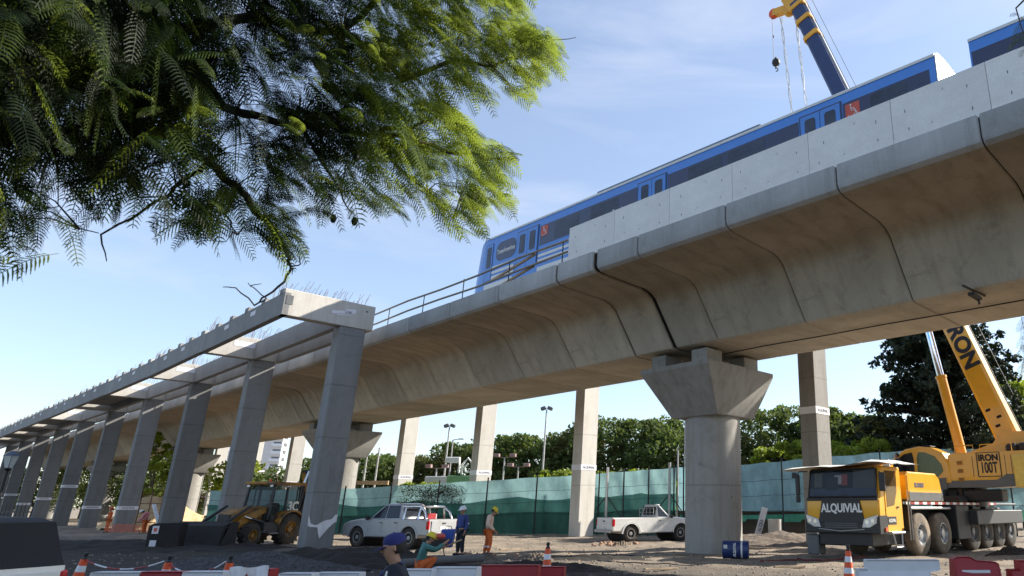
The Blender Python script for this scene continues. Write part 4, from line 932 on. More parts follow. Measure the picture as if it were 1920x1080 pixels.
# local: x across (negative towards the camera), y along (positive to image left)
def sb(name, c_, d_, m, b=.03, rot=None):
    k = MB(); k.box(c_, d_, b, rot); return k.build(name, m, SS, 25)
k = MB(); k.prism([(-6.02, 2.88), (-6.02, 3.15), (-2.3, 3.2), (-1.9, 2.98), (.95, 2.98), (.95, 2.70), (-1.6, 2.66), (-2.6, 2.7)], -1.33, -1.28, 'yz', .01); k.build('grey_skirt', M_GREY, SS)
k = MB(); k.lathe([(.9, 1.9), (.95, 2.2), (.95, 2.7)], 30); k.build('slewing_ring', M_BLACK, SS, 40)
# operator cab with arched roof
arc = [(3.1, 2.85), (3.08, 3.2), (2.9, 3.75), (2.55, 4.15), (2.05, 4.42), (1.4, 4.52), (.85, 4.45), (.35, 4.2), (.05, 3.7), (.0, 2.85)]
k = MB(); k.prism(arc, -1.35, -.35, 'yz', .06); k.build('operator_cab', M_YEL, SS, 25)
k = MB(); k.prism([(2.78, 3.2), (2.72, 3.62), (2.45, 3.98), (2.1, 4.2), (1.72, 4.26), (1.66, 4.0), (1.66, 3.35), (1.8, 3.15)], -1.372, -1.35, 'yz'); w = k.build('cab_window', M_GLASSD, SS)
k = MB(); k.prism([(1.5, 3.35), (1.5, 4.0), (1.42, 4.26), (1.1, 4.24), (.68, 4.05), (.4, 3.68), (.34, 3.4), (.6, 3.16), (1.2, 3.1)], -1.372, -1.35, 'yz'); k.build('cab_window', glassmat('green_glass', (.05, .09, .02, 1), .1, .8), SS)
k = MB(); k.prism([(.25, 2.62), (.25, 3.12), (1.4, 3.02), (1.6, 2.62)], -1.38, -1.3, 'yz'); k.build('cab_skirt', M_GREY, SS)
sb('roof_grille', (-.85, 1.35, 4.52), (.6, .9, .05), M_STEELDK)
for z in (3.72, 3.38, 3.02):
    k = MB(); k.box((-1.315, -.40, z), (.02, .3, .22)); k.m = 1; k.box((-1.327, -.40, z), (.01, .24, .16)); k.build('step_recess', [M_YEL, mat('recess_orange', (.30, .13, .01, 1), .6)], SS)
k = MB(); 
for (a, b_) in (((-1.15, 3.0), (-1.15, 3.98)), ((-2.1, 3.0), (-2.1, 3.98)), ((-1.15, 3.98), (-2.1, 3.98)), ((-1.15, 3.0), (-2.1, 3.0))): k.bar((-1.325, a[0], a[1] + .12), (-1.325, b_[0], b_[1] + .12), .03, .02, (1, 0, 0))
k.build('logo_frame', M_BLKINK, SS)
letters('IRON', .36, M_BLKINK, SS, face_mtx((-1.322, -1.62, 3.88), (0, -1, 0), (0, 0, 1)), .016, .95)
letters('100T', .62, M_BLKINK, SS, face_mtx((-1.322, -1.62, 3.46), (0, -1, 0), (0, 0, 1)), .012, .55)
sb('counterweight', (-.1, -3.3, 3.3), (2.9, 1.3, 1.3), mat('pale_yellow', (.72, .50, .09, 1), .45), .05)
for y in (-1.2, -1.7): sb('winch', (.0, y - 1.2, 4.3), (1.2, .5, .4), M_STEELDK, .1)
for y in (-.95, -2.3, -2.55): sb('panel_seam', (-1.304, y, 3.55), (.012, .018, .85), M_BLKINK, 0)
for (y0, y1) in ((-.2, -1.0), (-1.3, -2.6)):
    k = MB(); k.tube([(-1.2, y0, 4.12), (-1.2, y0, 4.45), (-1.2, y1, 4.45), (-1.2, y1, 4.12)], .022, 6); k.build('hand_rail', M_YEL, SS, 50)
for i in range(5):
    k = MB(); y = .3 - i * .28; k.tube([(-1.0, y, 2.75), (-1.25, y - .1, 2.3 - .06 * i), (-1.15, y - .3, 2.15), (-.9, y - .35, 2.55)], .03, 6); k.build('hydraulic_hose', M_BLACK, SS, 50)
sb('machinery_block', (-.9, -1.2, 2.35), (.8, 1.6, .5), M_STEELDK, .05); sb('valve_block', (-.95, 1.0, 2.3), (.5, .6, .4), M_STEELDK, .04)
# boom: from pivot P0 to tip P1 in the plane x = .9
P0 = Vector((.9, -2.05, 4.55)); P1 = Vector((.9, 7.95, 34.6)); BD = (P1 - P0).normalized(); BL = (P1 - P0).length
bx = Vector((1, 0, 0)); bn = bx.cross(BD).normalized()     # bn: perpendicular in the lifting plane
Rb = Matrix((bx, BD, bn)).transposed()
def bsec(name, a, b_, w, h, m, off=0, bev=.12):
    k = MB(); rr_ = [(-w / 2 + bev, -h / 2), (w / 2 - bev, -h / 2), (w / 2, -h / 2 + bev), (w / 2, h / 2 - bev), (w / 2 - bev, h / 2), (-w / 2 + bev, h / 2), (-w / 2, h / 2 - bev), (-w / 2, -h / 2 + bev)]
    k.loft([[tuple(P0 + BD * t + bx * q[0] + bn * (q[1] + off)) for q in rr_] for t in (a, b_)]); return k.build(name, m, SS)
SGN = 1 if bn.y > 0 else -1
bsec('boom_base_section', -.4, 12.6, .95, 1.0, M_YEL)
bsec('boom_inner_section', 12.6, BL - .6, .85, .92, M_NAVY)
for t in (BL - 1.2, BL - 2.6, BL - 4.2): bsec('boom_collar', t, t + .32, 1.0, 1.1, M_YEL)
bsec('boom_collar', 12.3, 12.65, 1.1, 1.15, M_YEL)
k = MB(); k.tube([tuple(P0 + BD * t - bn * (.62 * SGN)) for t in (0, 10, 20, BL - 1)], .02, 5); k.tube([tuple(P0 + BD * t - bn * (1.0 * SGN)) for t in (2, BL)], .015, 5); k.build('hoist_rope', M_STEELDK, SS)
k = MB(); k.box(tuple(P0 + BD * (12.6 + (BL - 13) / 2) - bn * (.52 * SGN)), (.12, BL - 13.4, .08), 0, Rb); k.build('rope_guide', M_TWHITE, SS)
# foot cheeks
for sx_ in (-.6, .6):
    k = MB(); k.prism([(-5.6, 4.1), (-2.8, 5.05), (-1.8, 5.1), (-1.4, 4.6), (.2, 4.12)], .9 + sx_ - .06, .9 + sx_ + .06, 'yz', .01); k.build('boom_cheek', M_YEL, SS)
for (t, o_) in ((.9, -.1), (1.25, .12), (1.7, -.2)): k = MB(); k.box(tuple(P0 + BD * t - bx * .48 + bn * o_), (.02, .12, .22), .01, Rb); k.build('boom_cutout', M_DARK, SS)
# big IRON on the side of the boom (reads down along the boom)
cpt = P0 + BD * 5.0 - bx * .482 + bn * .03
letters('IRON', 1.02, M_BLKINK, SS, face_mtx(cpt, -BD, bn), .045, 1.0)
# luffing cylinder
A = Vector((.9, .25, 4.05)); Bp = P0 + BD * 9.8 + bn * (.7 * SGN); Dm = A.lerp(Bp, .40)
k = MB(); k.tube([tuple(A), tuple(Dm)], .24, 20); k.tube([tuple(Dm), tuple(Dm + (Bp - A).normalized() * .12)], .27, 20); lc = k.build('lift_cylinder', M_YEL, SS, 50)
k = MB(); k.tube([tuple(Dm), tuple(Bp)], .17, 20); k.build('cylinder_rod', M_CHROME, SS, 50)
# boom head and sheaves
H0 = P0 + BD * (BL - .7)
k = MB(); poly = [(-.55, -.5), (.5, -.55), (1.25, .1), (1.35, .6), (.9, .75), (-.2, .65), (-.55, .5)]
def HP(a, b_, x): return tuple(H0 + BD * a + bn * (b_ * SGN) + bx * x)
for xx in (-.42, .34): k.loft([[HP(a, b_, xx) for a, b_ in poly], [HP(a, b_, xx + .08) for a, b_ in poly]])
k.loft([[HP(a, b_, -.34) for a, b_ in ((-.3, -.4), (.6, -.4), (.9, .1), (-.2, .5))], [HP(a, b_, .34) for a, b_ in ((-.3, -.4), (.6, -.4), (.9, .1), (-.2, .5))]])
k.build('boom_head', M_YEL, SS)
hd = Vector((.9, H0.y + 1.9, H0.z + .35))
k = MB(); k.bar(tuple(H0 + BD * .2 + bn * (.4 * SGN)), tuple(hd), .4, .5); k.build('jib_arm', M_YEL, SS)
k = MB(); k.lathe([(.01, -.18), (.30, -.18), (.36, -.1), (.3, -.0), (.36, .1), (.30, .18), (.01, .18)], 20, tuple(hd), 'x'); k.build('sheave', M_ORANGE, SS, 30)
k = MB(); k.lathe([(.01, -.25), (.28, -.25), (.34, -.1), (.28, -.0), (.34, .1), (.28, .25), (.01, .25)], 20, tuple(H0 + BD * .1 + bn * (.72 * SGN)), 'x'); k.build('sheave', M_YEL, SS, 30)
# hook ball and slings hang from the head: things of their own, world space
Mw = Sb
def wp(v_): return Mw @ Vector(v_)
hb = thing('hook_block', 'small black hook ball on a rope under the crane boom head', 'hook', wp(hd) - Vector((0, 0, 3.9)))
k = MB(); k.tube([(-.12, .1, .3), (-.12, .1, 3.7)], .018, 5); k.build('rope', M_STEELDK, hb)
k = MB(); k.lathe([(.02, .35), (.08, .32), (.1, .2), (.24, .1), (.28, -.08), (.22, -.25), (.08, -.34), (.05, -.5), (.01, -.52)], 18); k.build('ball', M_BLACK, hb, 40)
k = MB(); k.tube([(.12 * math.sin(t), 0, -.62 + .12 * math.cos(t)) for t in [R(-40 + 30 * i) for i in range(9)]], .035, 6); k.build('hook', M_STEELDK, hb)
k = MB(); k.lathe([(.08, 0), (.11, .03), (.08, .06)], 12, (-.12, .1, 2.1), 'x', False); k.build('rope_ring', M_RUST, hb)
M_SLING = mat('pale_sling', (.60, .60, .58, 1), .7, var=.3, vs=6)
for nm, off, tw in (('left of the two twisted pale slings under the boom head', 1.35, 0), ('right of the two twisted pale slings under the boom head', .25, 2)):
    k = MB(); top = wp((.9, H0.y + off, H0.z - .2)); 
    for a in (0, math.pi):
        k.tube([(.07 * math.cos(a + i * .9 + tw), .0, -i * .35) if False else (.07 * math.cos(a + i * .7 + tw) + .02 * i, .03 * math.sin(a + i), -i * .35) for i in range(48)], .03, 4)
    o = k.build('lifting_sling', M_SLING, None); o.location = top; tag(o, nm, 'sling', 'slings hanging from the boom head')

# ------------------------------------------------------------------ backhoe loader (x forward, y left)
p = gp(503, 34.6); bh = thing('backhoe_loader', 'yellow backhoe loader with its wide front bucket lowered behind the gravel heap', 'backhoe loader', (p.x, p.y, .02), az2rz(-170))
def bb(name, c_, d_, m=M_JCB, b=.03, rot=None, parent=None):
    k = MB(); k.box(c_, d_, b, rot); return k.build(name, m, parent or bh, 25)
for sy in (-1, 1):
    wheel(bh, 0, sy * 1.05, .72, .46, sy, M_RUBBER, M_JCB, .5, 20); wheel(bh, 2.15, sy * .98, .50, .36, sy, M_RUBBER, M_JCB, .5, 16)
    k = MB(); pts = [(.92 * math.cos(t), .72 + .86 * math.sin(t)) for t in [R(15 + 15 * i) for i in range(11)]]; pin = [(.84 * math.cos(t), .72 + .78 * math.sin(t)) for t in [R(165 - 15 * i) for i in range(11)]]
    k.prism(pts + pin, sy * .55, sy * 1.08, 'xz'); k.build('mudguard', M_JCB, bh, 25)
bb('chassis', (1.0, 0, .75), (3.9, .8, .45), M_STEELDK); 
k = MB(); k.prism([(1.15, 1.0), (1.15, 1.75), (2.3, 1.62), (2.85, 1.45), (2.9, .85)], -.42, .42, 'xz', .06); k.build('bonnet', M_JCB, bh, 25); bb('front_grille', (2.91, 0, 1.15), (.05, .6, .5), M_BLACK)
bb('battery_box', (1.15, .8, .8), (.9, .35, .5), M_BLACK); bb('step', (1.0, .98, .55), (.5, .2, .06), M_GALV)
# cab: posts and panes
cx0, cx1 = -.62, 1.12
for (x, y) in ((cx0, -.75), (cx0, .75), (cx1 + .1, -.7), (cx1 + .1, .7), (.25, .76), (.25, -.76)):
    k = MB(); k.bar((x, y, 1.15), (x - (.22 if x > 1 else 0), y * .97, 2.72), .08, .08, (1, 0, 0)); k.build('cab_post', M_BLACK, bh)
k = MB(); k.prism([(-.8, -.85), (1.2, -.8), (1.25, 0), (1.2, .8), (-.8, .85)], 2.72, 2.86, 'xy', .04); k.build('cab_roof', M_JCB, bh, 25)
for sy in (-1, 1):
    k = MB(); k.add([(cx0, sy * .76, 1.3), (.22, sy * .76, 1.3), (.22, sy * .74, 2.7), (cx0, sy * .74, 2.7)], [(0, 1, 2, 3)]); pw = k.build('side_pane', M_GLASS, bh)
    k = MB(); k.add([(.28, sy * .765, .95), (1.15, sy * .72, 1.2), (.98, sy * .7, 2.7), (.28, sy * .74, 2.7)], [(0, 1, 2, 3)]); k.build('door_pane', M_GLASS, bh)
    k = MB(); k.box((.45, sy * .79, 1.05), (1.3, .05, .55), .02); k.build('cab_lower_panel', M_BLACK, bh)
k = MB(); k.add([(1.2, -.68, 1.5), (1.2, .68, 1.5), (.98, .66, 2.7), (.98, -.66, 2.7)], [(0, 1, 2, 3)]); k.build('windscreen', M_GLASS, bh)
letters('3C', .6, M_TWHITE, bh, face_mtx((-.25, .775, 1.72), (-1, 0, 0), (0, 0, 1)), .02)
bb('warning_plate', (-.15, .83, 1.12), (.3, .02, .34), M_SIGNRED); bb('seat', (.15, 0, 1.45), (.5, .5, .9), M_BLACK, .1)
bb('beacon', (.6, 0, 2.92), (.12, .12, .12), M_ORANGE)
for (x, y) in ((1.15, .62), (1.15, -.62), (.25, .7)): bb('work_lamp', (x + .02, y, 2.66), (.09, .16, .12), M_LENS)
k = MB(); k.tube([(1.1, .8, 2.6), (1.6, 1.05, 2.62), (1.62, 1.1, 2.25)], .02, 6); k.box((1.62, 1.12, 2.12), (.05, .2, .34), .02); k.build('mirror', M_BLACK, bh)
for sy in (-1, 1):   # loader arms and rams
    k = MB(); k.prism([(1.0, 1.55), (1.15, 1.75), (2.4, 1.35), (3.3, .55), (3.5, .25), (3.3, .2), (2.9, .5), (2.2, 1.05)], sy * .55 - .06, sy * .55 + .06, 'xz', .01); k.build('loader_arm', M_JCB, bh)
    k = MB(); k.tube([(1.3, sy * .72, 1.0), (2.1, sy * .7, 1.2)], .07, 10); k.build('ram', M_BLACK, bh, 50); k = MB(); k.tube([(2.1, sy * .7, 1.2), (2.5, sy * .68, 1.3)], .04, 10); k.build('ram_rod', M_CHROME, bh, 50)
    k = MB(); k.tube([(2.2, sy * .62, 1.75), (3.3, sy * .62, 1.1)], .065, 10); k.build('ram', M_BLACK, bh, 50)
k = MB(); k.prism([(3.4, .12), (3.4, 1.05), (3.7, 1.12), (4.1, .95), (4.25, .1), (4.15, .08), (4.0, .8), (3.7, .98), (3.5, .9), (3.5, .2), (4.2, .06), (4.2, .02)], -1.25, 1.25, 'xz'); k.build('front_bucket', mat('bucket_black', (.012, .011, .011, 1), .8, dirt=(.035, .028, .02, 1)), bh)
k = MB(); k.prism([(3.4, .05), (3.4, 1.1), (3.8, 1.12), (4.2, .08)], 1.25, 1.29, 'xz'); k.build('bucket_side', M_STEELDK, bh); k = MB(); k.prism([(3.4, .05), (3.4, 1.1), (3.8, 1.12), (4.2, .08)], -1.29, -1.25, 'xz'); k.build('bucket_side', M_STEELDK, bh)
# backhoe arm folded upright at the rear
bb('rear_frame', (-1.05, 0, .95), (.3, 1.7, .9), M_JCB)
k = MB(); k.bar((-1.35, .2, .9), (-1.75, .2, 2.5), .26, .3, (1, 0, 0)); k.bar((-1.75, .2, 2.5), (-1.4, .2, 3.5), .24, .28, (1, 0, 0)); k.build('rear_boom', M_STEELDK, bh)
k = MB(); k.bar((-1.4, .2, 3.45), (-1.9, .2, 1.3), .2, .24, (1, 0, 0)); k.build('dipper_arm', M_JCB, bh)
k = MB(); k.tube([(-1.3, .2, 1.3), (-1.5, .2, 3.1)], .08, 10); k.build('ram', M_BLACK, bh, 50); k = MB(); k.tube([(-1.2, .38, 2.8), (-1.4, .38, 3.45)], .05, 10); k.build('ram_rod', M_CHROME, bh, 50)
k = MB(); k.prism([(-1.75, 1.4), (-2.2, 1.35), (-2.45, .95), (-2.2, .6), (-1.8, .75), (-1.7, 1.1)], -.1, .5, 'xz', .02); k.build('rear_bucket', M_STEELDK, bh)
# black plate with two stickers in front of the bucket
p0 = px(280, 984, 27.5); bp_ = thing('steel_plate', 'upright black steel plate with two pale stickers left of the backhoe bucket', 'steel plate', (p0.x, p0.y, 0), R(8))
k = MB(); k.prism([(0, 0), (1.2, 0), (1.2, 1.12), (.15, 1.1), (0, 1.0)], 0, .5, 'xz', .02); k.build('plate', MATS['bucket_black'], bp_)
for z, m_ in ((.85, M_SIGNRED), (.3, M_WPLAS)):
    k = MB(); k.box((.28, -.012, z), (.24, .01, .3)); st_ = k.build('sticker', M_WPLAS, bp_); k = MB(); k.box((.28, -.022, z), (.12, .008, .14)); k.build('sticker_mark', m_, st_)
# ------------------------------------------------------------------ screen fences
M_NETL = clothmat('net_pale', (.32, .52, .53, 1), (.30, .50, .50, 1), .35)
M_NETB = clothmat('net_paleblue', (.33, .55, .60, 1), (.28, .48, .53, 1), .35)
M_NETD = clothmat('net_green', (.055, .24, .20, 1), (.05, .21, .17, 1), .35, .9)
M_NETX = clothmat('net_darkgreen', (.035, .15, .125, 1), (.03, .12, .10, 1), .3, .8)
M_NETG = clothmat('net_brightgreen', (.10, .42, .27, 1), (.08, .3, .2, 1), .35)
def fence(label, pts, zb, h, mats, low, post_px, braces=(), wires=True, lower=True):
    """pts: ground points; h: heights at those points; the cloth hangs in shallow folds between posts"""
    root = thing('screen_fence', label, 'fence', pts[0]); o0 = Vector(pts[0])
    def at(f):
        L = len(pts) - 1; i = min(int(f * L), L - 1); r_ = f * L - i; return Vector(pts[i]).lerp(Vector(pts[i + 1]), r_) - o0, h[i] + (h[i + 1] - h[i]) * r_
    D = (Vector(pts[-1]) - Vector(pts[0])); Nn = Vector((-D.y, D.x, 0)).normalized()
    def cloth(name, z0, z1, m, off, nx=120, nz=12, sag=0, ragged=0):
        V = []
        for j in range(nz):
            for i in range(nx):
                f = i / (nx - 1); p, hh = at(f); b_ = z0 if not callable(z0) else z0(f); t_ = (z1 if not callable(z1) else z1(f)) * hh; 
                z = b_ + (t_ - b_) * j / (nz - 1); w = .07 * math.sin(f * 71 + z * 1.3) + .05 * math.sin(f * 143 + 2 * z + off * 9) + .03 * math.sin(z * 6 + f * 20)
                V.append(tuple(p + Nn * (off + w) + Vector((0, 0, z))))
        F = [(j * nx + i, j * nx + i + 1, (j + 1) * nx + i + 1, (j + 1) * nx + i) for j in range(nz - 1) for i in range(nx - 1)]
        o = raw_mesh(name, V, F, [m], None, True); o.parent = root; return o
    cloth('upper_cloth', zb, lambda f: 1.0 - .012 * abs(math.sin(f * 31)), mats[0], 0)
    if lower:
        cloth('lower_cloth', .05, lambda f: low - .07 * abs(math.sin(f * 21)) + .02 * math.sin(f * 47), mats[1], -.14)
        cloth('foot_cloth', .02, lambda f: low * .56 + .02 * math.sin(f * 23), M_NETX, -.24)
    else: cloth('lower_cloth', lambda f: zb - .45 - .15 * (math.sin(f * 37) > .3), lambda f: .30, mats[1], .02, 200, 4)
    for f in post_px:
        p, hh = at(f); k = MB(); k.tube([p + Nn * -.42, p + Nn * -.40 + Vector((0, 0, hh + .15))], .05, 6); k.build('post', M_STEELDK, root)
    for f in braces:
        p, hh = at(f)
        for sx_ in (-1, 1):
            k = MB(); q_ = p + D.normalized() * sx_ * 1.9; k.tube([p - Nn * .5 + Vector((0, 0, hh * .62)), q_ - Nn * .6], .035, 6); k.build('brace', M_STEELDK, root)
        k = MB(); k.tube([p - Nn * .5, p - Nn * .5 + Vector((0, 0, hh + .3))], .09, 8); k.build('corner_post', M_GALV, root)
    if wires:
        for z in (.35, .55, .75):
            k = MB(); k.tube([at(i / 30)[0] - Nn * .42 + Vector((0, 0, at(i / 30)[1] * z + .03 * math.sin(i * 2.1))) for i in range(31)], .01, 4); k.build('wire', M_STEELDK, root)
    return root
fence('long teal screen fence, dark green below and pale above, behind the two pickups', [gp(380, 52), gp(645, 50), gp(1056, 48), gp(1267, 46.5)], .0, [2.9, 3.0, 3.80, 4.25], (M_NETL, M_NETD), .66,
      [.33 + .667 * i / 9 * 1.0 for i in range(10)] + [.12, .22], (.80, .985))
fence('pale blue screen fence right of the round pier with a bright green foot', [gp(1272, 46.4), gp(1400, 43.0), gp(1560, 41.5), gp(1760, 44), gp(2050, 46)], 1.5, [4.25, 4.25, 4.6, 5.3, 5.3], (M_NETB, M_NETG), .3, [.02, .2, .36, .5, .62, .74, .87, .98], (), True, False)
k = MB(); a, b_ = gp(1272, 46.6), gp(1560, 42.2); k.bar((a.x, a.y, .8), (b_.x, b_.y, .8), .2, 1.6); o = k.build('low_wall', concrete('brown_wall', (.10, .075, .055, 1)), None); tag(o, 'low dark brown wall under the pale blue screen fence', 'wall')

# ------------------------------------------------------------------ planting
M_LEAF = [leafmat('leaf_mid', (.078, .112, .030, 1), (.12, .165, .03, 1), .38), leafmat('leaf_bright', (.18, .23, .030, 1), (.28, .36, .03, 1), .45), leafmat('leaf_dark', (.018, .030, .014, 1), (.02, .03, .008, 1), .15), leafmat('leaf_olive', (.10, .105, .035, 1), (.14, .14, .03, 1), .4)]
M_BARK = mat('bark', (.09, .07, .055, 1), .9, bmp=.8, bs=14)
def leafcloud(clusters, per, size, rng):
    """many small leaf faces spread through the volume of each cluster"""
    Vs = []; n = 0
    for (cx, cy, cz, rx, ry, rz_) in clusters:
        u_ = rng.normal(size=(per, 3)); u_ /= np.linalg.norm(u_, axis=1)[:, None]; rad = rng.uniform(.45, 1.08, per) ** .6
        P = u_ * rad[:, None] * np.array([rx, ry, rz_]) + np.array([cx, cy, cz])
        a = rng.normal(size=(per, 3)); a /= np.linalg.norm(a, axis=1)[:, None]; a = a * .6 + u_ * .0 + rng.normal(size=(per, 3)) * .3
        b = np.cross(a, rng.normal(size=(per, 3))); b /= np.linalg.norm(b, axis=1)[:, None] + 1e-9; a /= np.linalg.norm(a, axis=1)[:, None]
        s_ = size * rng.uniform(.5, 1.2, per)[:, None]
        Vs.append(np.stack([P - a * s_, P + b * s_ * .55, P + a * s_, P - b * s_ * .55], 1).reshape(-1, 3)); n += per
    V = np.concatenate(Vs); F = np.arange(len(V)).reshape(-1, 4); return V, F
def tree(label, x, Y, H, Wd, mi=0, seed=0, base=.18, name='broadleaf_tree', per=110, ncl=60, size=.26, cat='tree', group='trees beyond the screen fence', z0=0, loc=None):
    rng = np.random.default_rng(seed + 100); p = gp(x, Y) if loc is None else Vector(loc); root = thing(name, label, cat, (p.x, p.y, z0), 0, group)
    cl = []; R_ = Wd / 2
    for i in range(ncl):
        a = rng.uniform(0, 6.28); v_ = rng.uniform(base, 1.0); rr_ = R_ * math.sqrt(max(.05, 1 - ((v_ - .52) / .56) ** 2)) * rng.uniform(.45, 1.0)
        s_ = R_ * rng.uniform(.16, .34); cl.append((rr_ * math.cos(a), rr_ * math.sin(a), min(H * v_, H - s_ * .55), s_, s_, s_ * .62))
    V, F = leafcloud(cl, per, size, rng); o = raw_mesh('crown', V, F, [M_LEAF[mi]]); o.parent = root
    k = MB(); tp = Vector((rng.uniform(-.4, .4), rng.uniform(-.4, .4), H * .55)); k.tube([(0, 0, -.3), (0, 0, H * .12), tuple(tp * .6), tuple(tp)], [Wd * .035, Wd * .028, Wd * .02, Wd * .01], 8)
    for c_ in cl[::4]: k.tube([tuple(tp * rng.uniform(.35, .9)), tuple(Vector(c_[:3]) * .7 + tp * .25), c_[:3]], [Wd * .012, Wd * .008, Wd * .003], 5)
    k.build('trunk', M_BARK, root, 50); return root
row = [(60, 120, 8, 14, 0), (150, 115, 9, 14, 0), (225, 110, 9, 13, 0), (300, 100, 9, 12, 0), (400, 95, 8, 12, 2), (520, 84, 6.4, 9, 0), (600, 82, 7.2, 9, 0), (675, 80, 7.4, 9, 2), (735, 79, 7.6, 9, 0), (795, 78, 8.2, 9, 0), (850, 77, 8.4, 8.5, 2), (905, 76, 8.6, 9, 0), (960, 76, 8.9, 9, 0), (1020, 75, 9.9, 9.5, 2), (1080, 75, 10.3, 9, 0), (1130, 74, 10.8, 9.5, 0), (1185, 73, 10.0, 9, 0), (1235, 72, 10.5, 9.5, 2), (1290, 70, 10.2, 9, 0), (1410, 62, 8.8, 7, 0), (1450, 64, 10.6, 8.5, 2), (1500, 63, 10.2, 8, 0), (1550, 62, 10.0, 8, 0), (1600, 62, 10.4, 8, 0), (1650, 64, 9.5, 7, 0), (1925, 60, 12.5, 8, 1), (1990, 62, 11, 9, 0), (1870, 66, 9, 8, 0)]
wh = ['beyond the lantern at the left edge', 'far left between the narrow columns', 'far left behind the paler column', 'far at the left behind the frames', 'dark, far left behind the tall column', 'above the backhoe cab', 'above the backhoe arm', 'just right of the second pier', 'behind the silver pickup column', 'left of the white signboard roof', 'dark, above the white signboard roof', 'left of the tall light pole column', 'right of the far column behind the workers', 'dark, behind the tall twin lamp pole', 'left of the column with the white band', 'right of the column with the white band', 'in the middle above the white pickup', 'dark, above the bonnet of the white pickup', 'right behind the round pier', 'just right of the round pier shaft', 'dark, between the pier and the wooden sided column', 'left of the wooden sided column', 'behind the wooden sided column', 'right of the wooden sided column', 'between the column and the dark conifer', 'light green, at the right edge beyond the crane', 'past the right edge behind the crane counterweight', 'behind the crane boom foot']
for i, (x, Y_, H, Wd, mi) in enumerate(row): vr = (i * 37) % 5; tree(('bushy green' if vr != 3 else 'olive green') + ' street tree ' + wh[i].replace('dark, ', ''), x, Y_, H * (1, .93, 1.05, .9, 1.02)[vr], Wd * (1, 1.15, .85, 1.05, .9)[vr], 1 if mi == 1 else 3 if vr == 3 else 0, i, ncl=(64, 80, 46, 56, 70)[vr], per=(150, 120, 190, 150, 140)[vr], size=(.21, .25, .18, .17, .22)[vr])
bs_ = [(775, 57, 3.6, 4.5, 'low yellow green bush left of the white signboard roof'), (930, 60, 3.4, 3, 'low yellow green bush behind the middle of the fence'), (1040, 57, 4.6, 4, 'yellow green bush beside the column with the white band'), (1130, 56, 4.4, 3.5, 'yellow green bush above the fence by the white pickup tailgate'), (1215, 56, 4.6, 5, 'wide yellow green bush above the fence over the white pickup'),
       (1440, 50, 5.8, 3, 'light green bush above the pale blue fence'), (1495, 48, 6.2, 3.2, 'light green bush left of the wooden sided column'), (1590, 46, 6.0, 4.2, 'bright green shrub above the crane carrier roof'), (1640, 47, 6.1, 4, 'bright green shrub in front of the conifer'), (272, 70, 9, 4, 'bright green bush seen between two left columns'), (430, 64, 6, 5, 'green bush behind the backhoe')]
for i, (x, Y_, H, Wd, lb) in enumerate(bs_): tree(lb, x, Y_, H, Wd, 1, 50 + i, .3, 'bush', 120, 26, .18, 'bush', 'bright bushes by the screen fence')
tree('olive brown thin leaved tree half sunlit left of the conifer', 1680, 50, 8.2, 5.2, 3, 71, .3, per=80, ncl=46, size=.17)
# creeper grown over the fence
rng = np.random.default_rng(5); cl = []; pcr = gp(800, 48.6)
for i in range(170):
    q_ = gp(rng.uniform(745, 868), 49.3); cl.append((q_.x - pcr.x, q_.y - pcr.y - .25 , rng.uniform(1.0, 3.05), .40, .10, .30))
V, F = leafcloud(cl, 44, .055, rng); o = raw_mesh('creeper', V, F, [leafmat('leaf_creeper', (.09, .085, .05, 1), (.05, .05, .01, 1), .3)]); o.location = pcr; tag(o, 'brown green creeper grown over the teal fence between two columns', 'climbing plant')
# conifer: tiers of drooping sprays
def conifer(label, x, Y_, H, Wd, seed):
    rng = np.random.default_rng(seed); p = gp(x, Y_); root = thing('conifer_tree', label, 'conifer', (p.x, p.y, 0)); cl = []; k = MB(); k.tube([(0, 0, -.3), (0, 0, H * .9)], [.45, .06], 10)
    for i in range(300):
        v_ = rng.uniform(.12, 1) ** .9; a = rng.uniform(0, 6.28); prof = (1 - v_) ** .50 * (1.0 if v_ > .3 else .85 + v_ * .5); L = Wd / 2 * prof * rng.uniform(.75, 1.08) + .3
        z = H * v_; n = 5
        for j in range(n):
            f = (j + 1) / n; cl.append((L * f * math.cos(a), L * f * math.sin(a), z + .16 * L * f - .05 * L * f * f, .55 * (1.15 - f * .5), .55 * (1.15 - f * .5), .30))
        k.tube([(0, 0, z - .3), (L * .95 * math.cos(a), L * .95 * math.sin(a), z + .1 * L)], [.05, .01], 4)
    V, F = leafcloud(cl, 40, .20, rng); o = raw_mesh('crown', V, F, [M_LEAF[2]]); o.parent = root; k.build('trunk', M_BARK, root)
conifer('tall dark conifer behind the yellow crane boom', 1800, 49, 16.6, 15.5, 3)

# ------------------------------------------------------------------ poles, lamps, buildings beyond
def pole(x, Y_, H, label, kind):
    p = gp(x, Y_); root = thing('light_pole', label, 'light pole', p, 0, 'light poles beyond the screen fence'); k = MB(); k.tube([(0, 0, 0), (0, 0, H)], [.11, .06], 8); k.build('pole', M_GALV, root, 50)
    if kind == 2:
        for sx_ in (-1, 1): k = MB(); k.box((sx_ * .28, 0, H + .12), (.45, .3, .3), .05, Matrix.Rotation(R(20 * sx_), 3, 'Y')); k.build('lamp_head', M_GREY, root)
    elif kind == 1: k = MB(); k.bar((0, 0, H), (.7, 0, H + .12), .08, .06); k.box((.8, 0, H + .1), (.5, .22, .1), .03); k.build('lamp_head', M_GREY, root)
    elif kind == 3:
        for sx_ in (-1, 1): k = MB(); k.bar((0, 0, H), (sx_ * .7, 0, H + .05), .05, .05); k.box((sx_ * .7, 0, H + .18), (.5, .4, .28), .03); k.build('lamp_head', mat('pinkish_lamp', (.3, .2, .19, 1), .6), root)
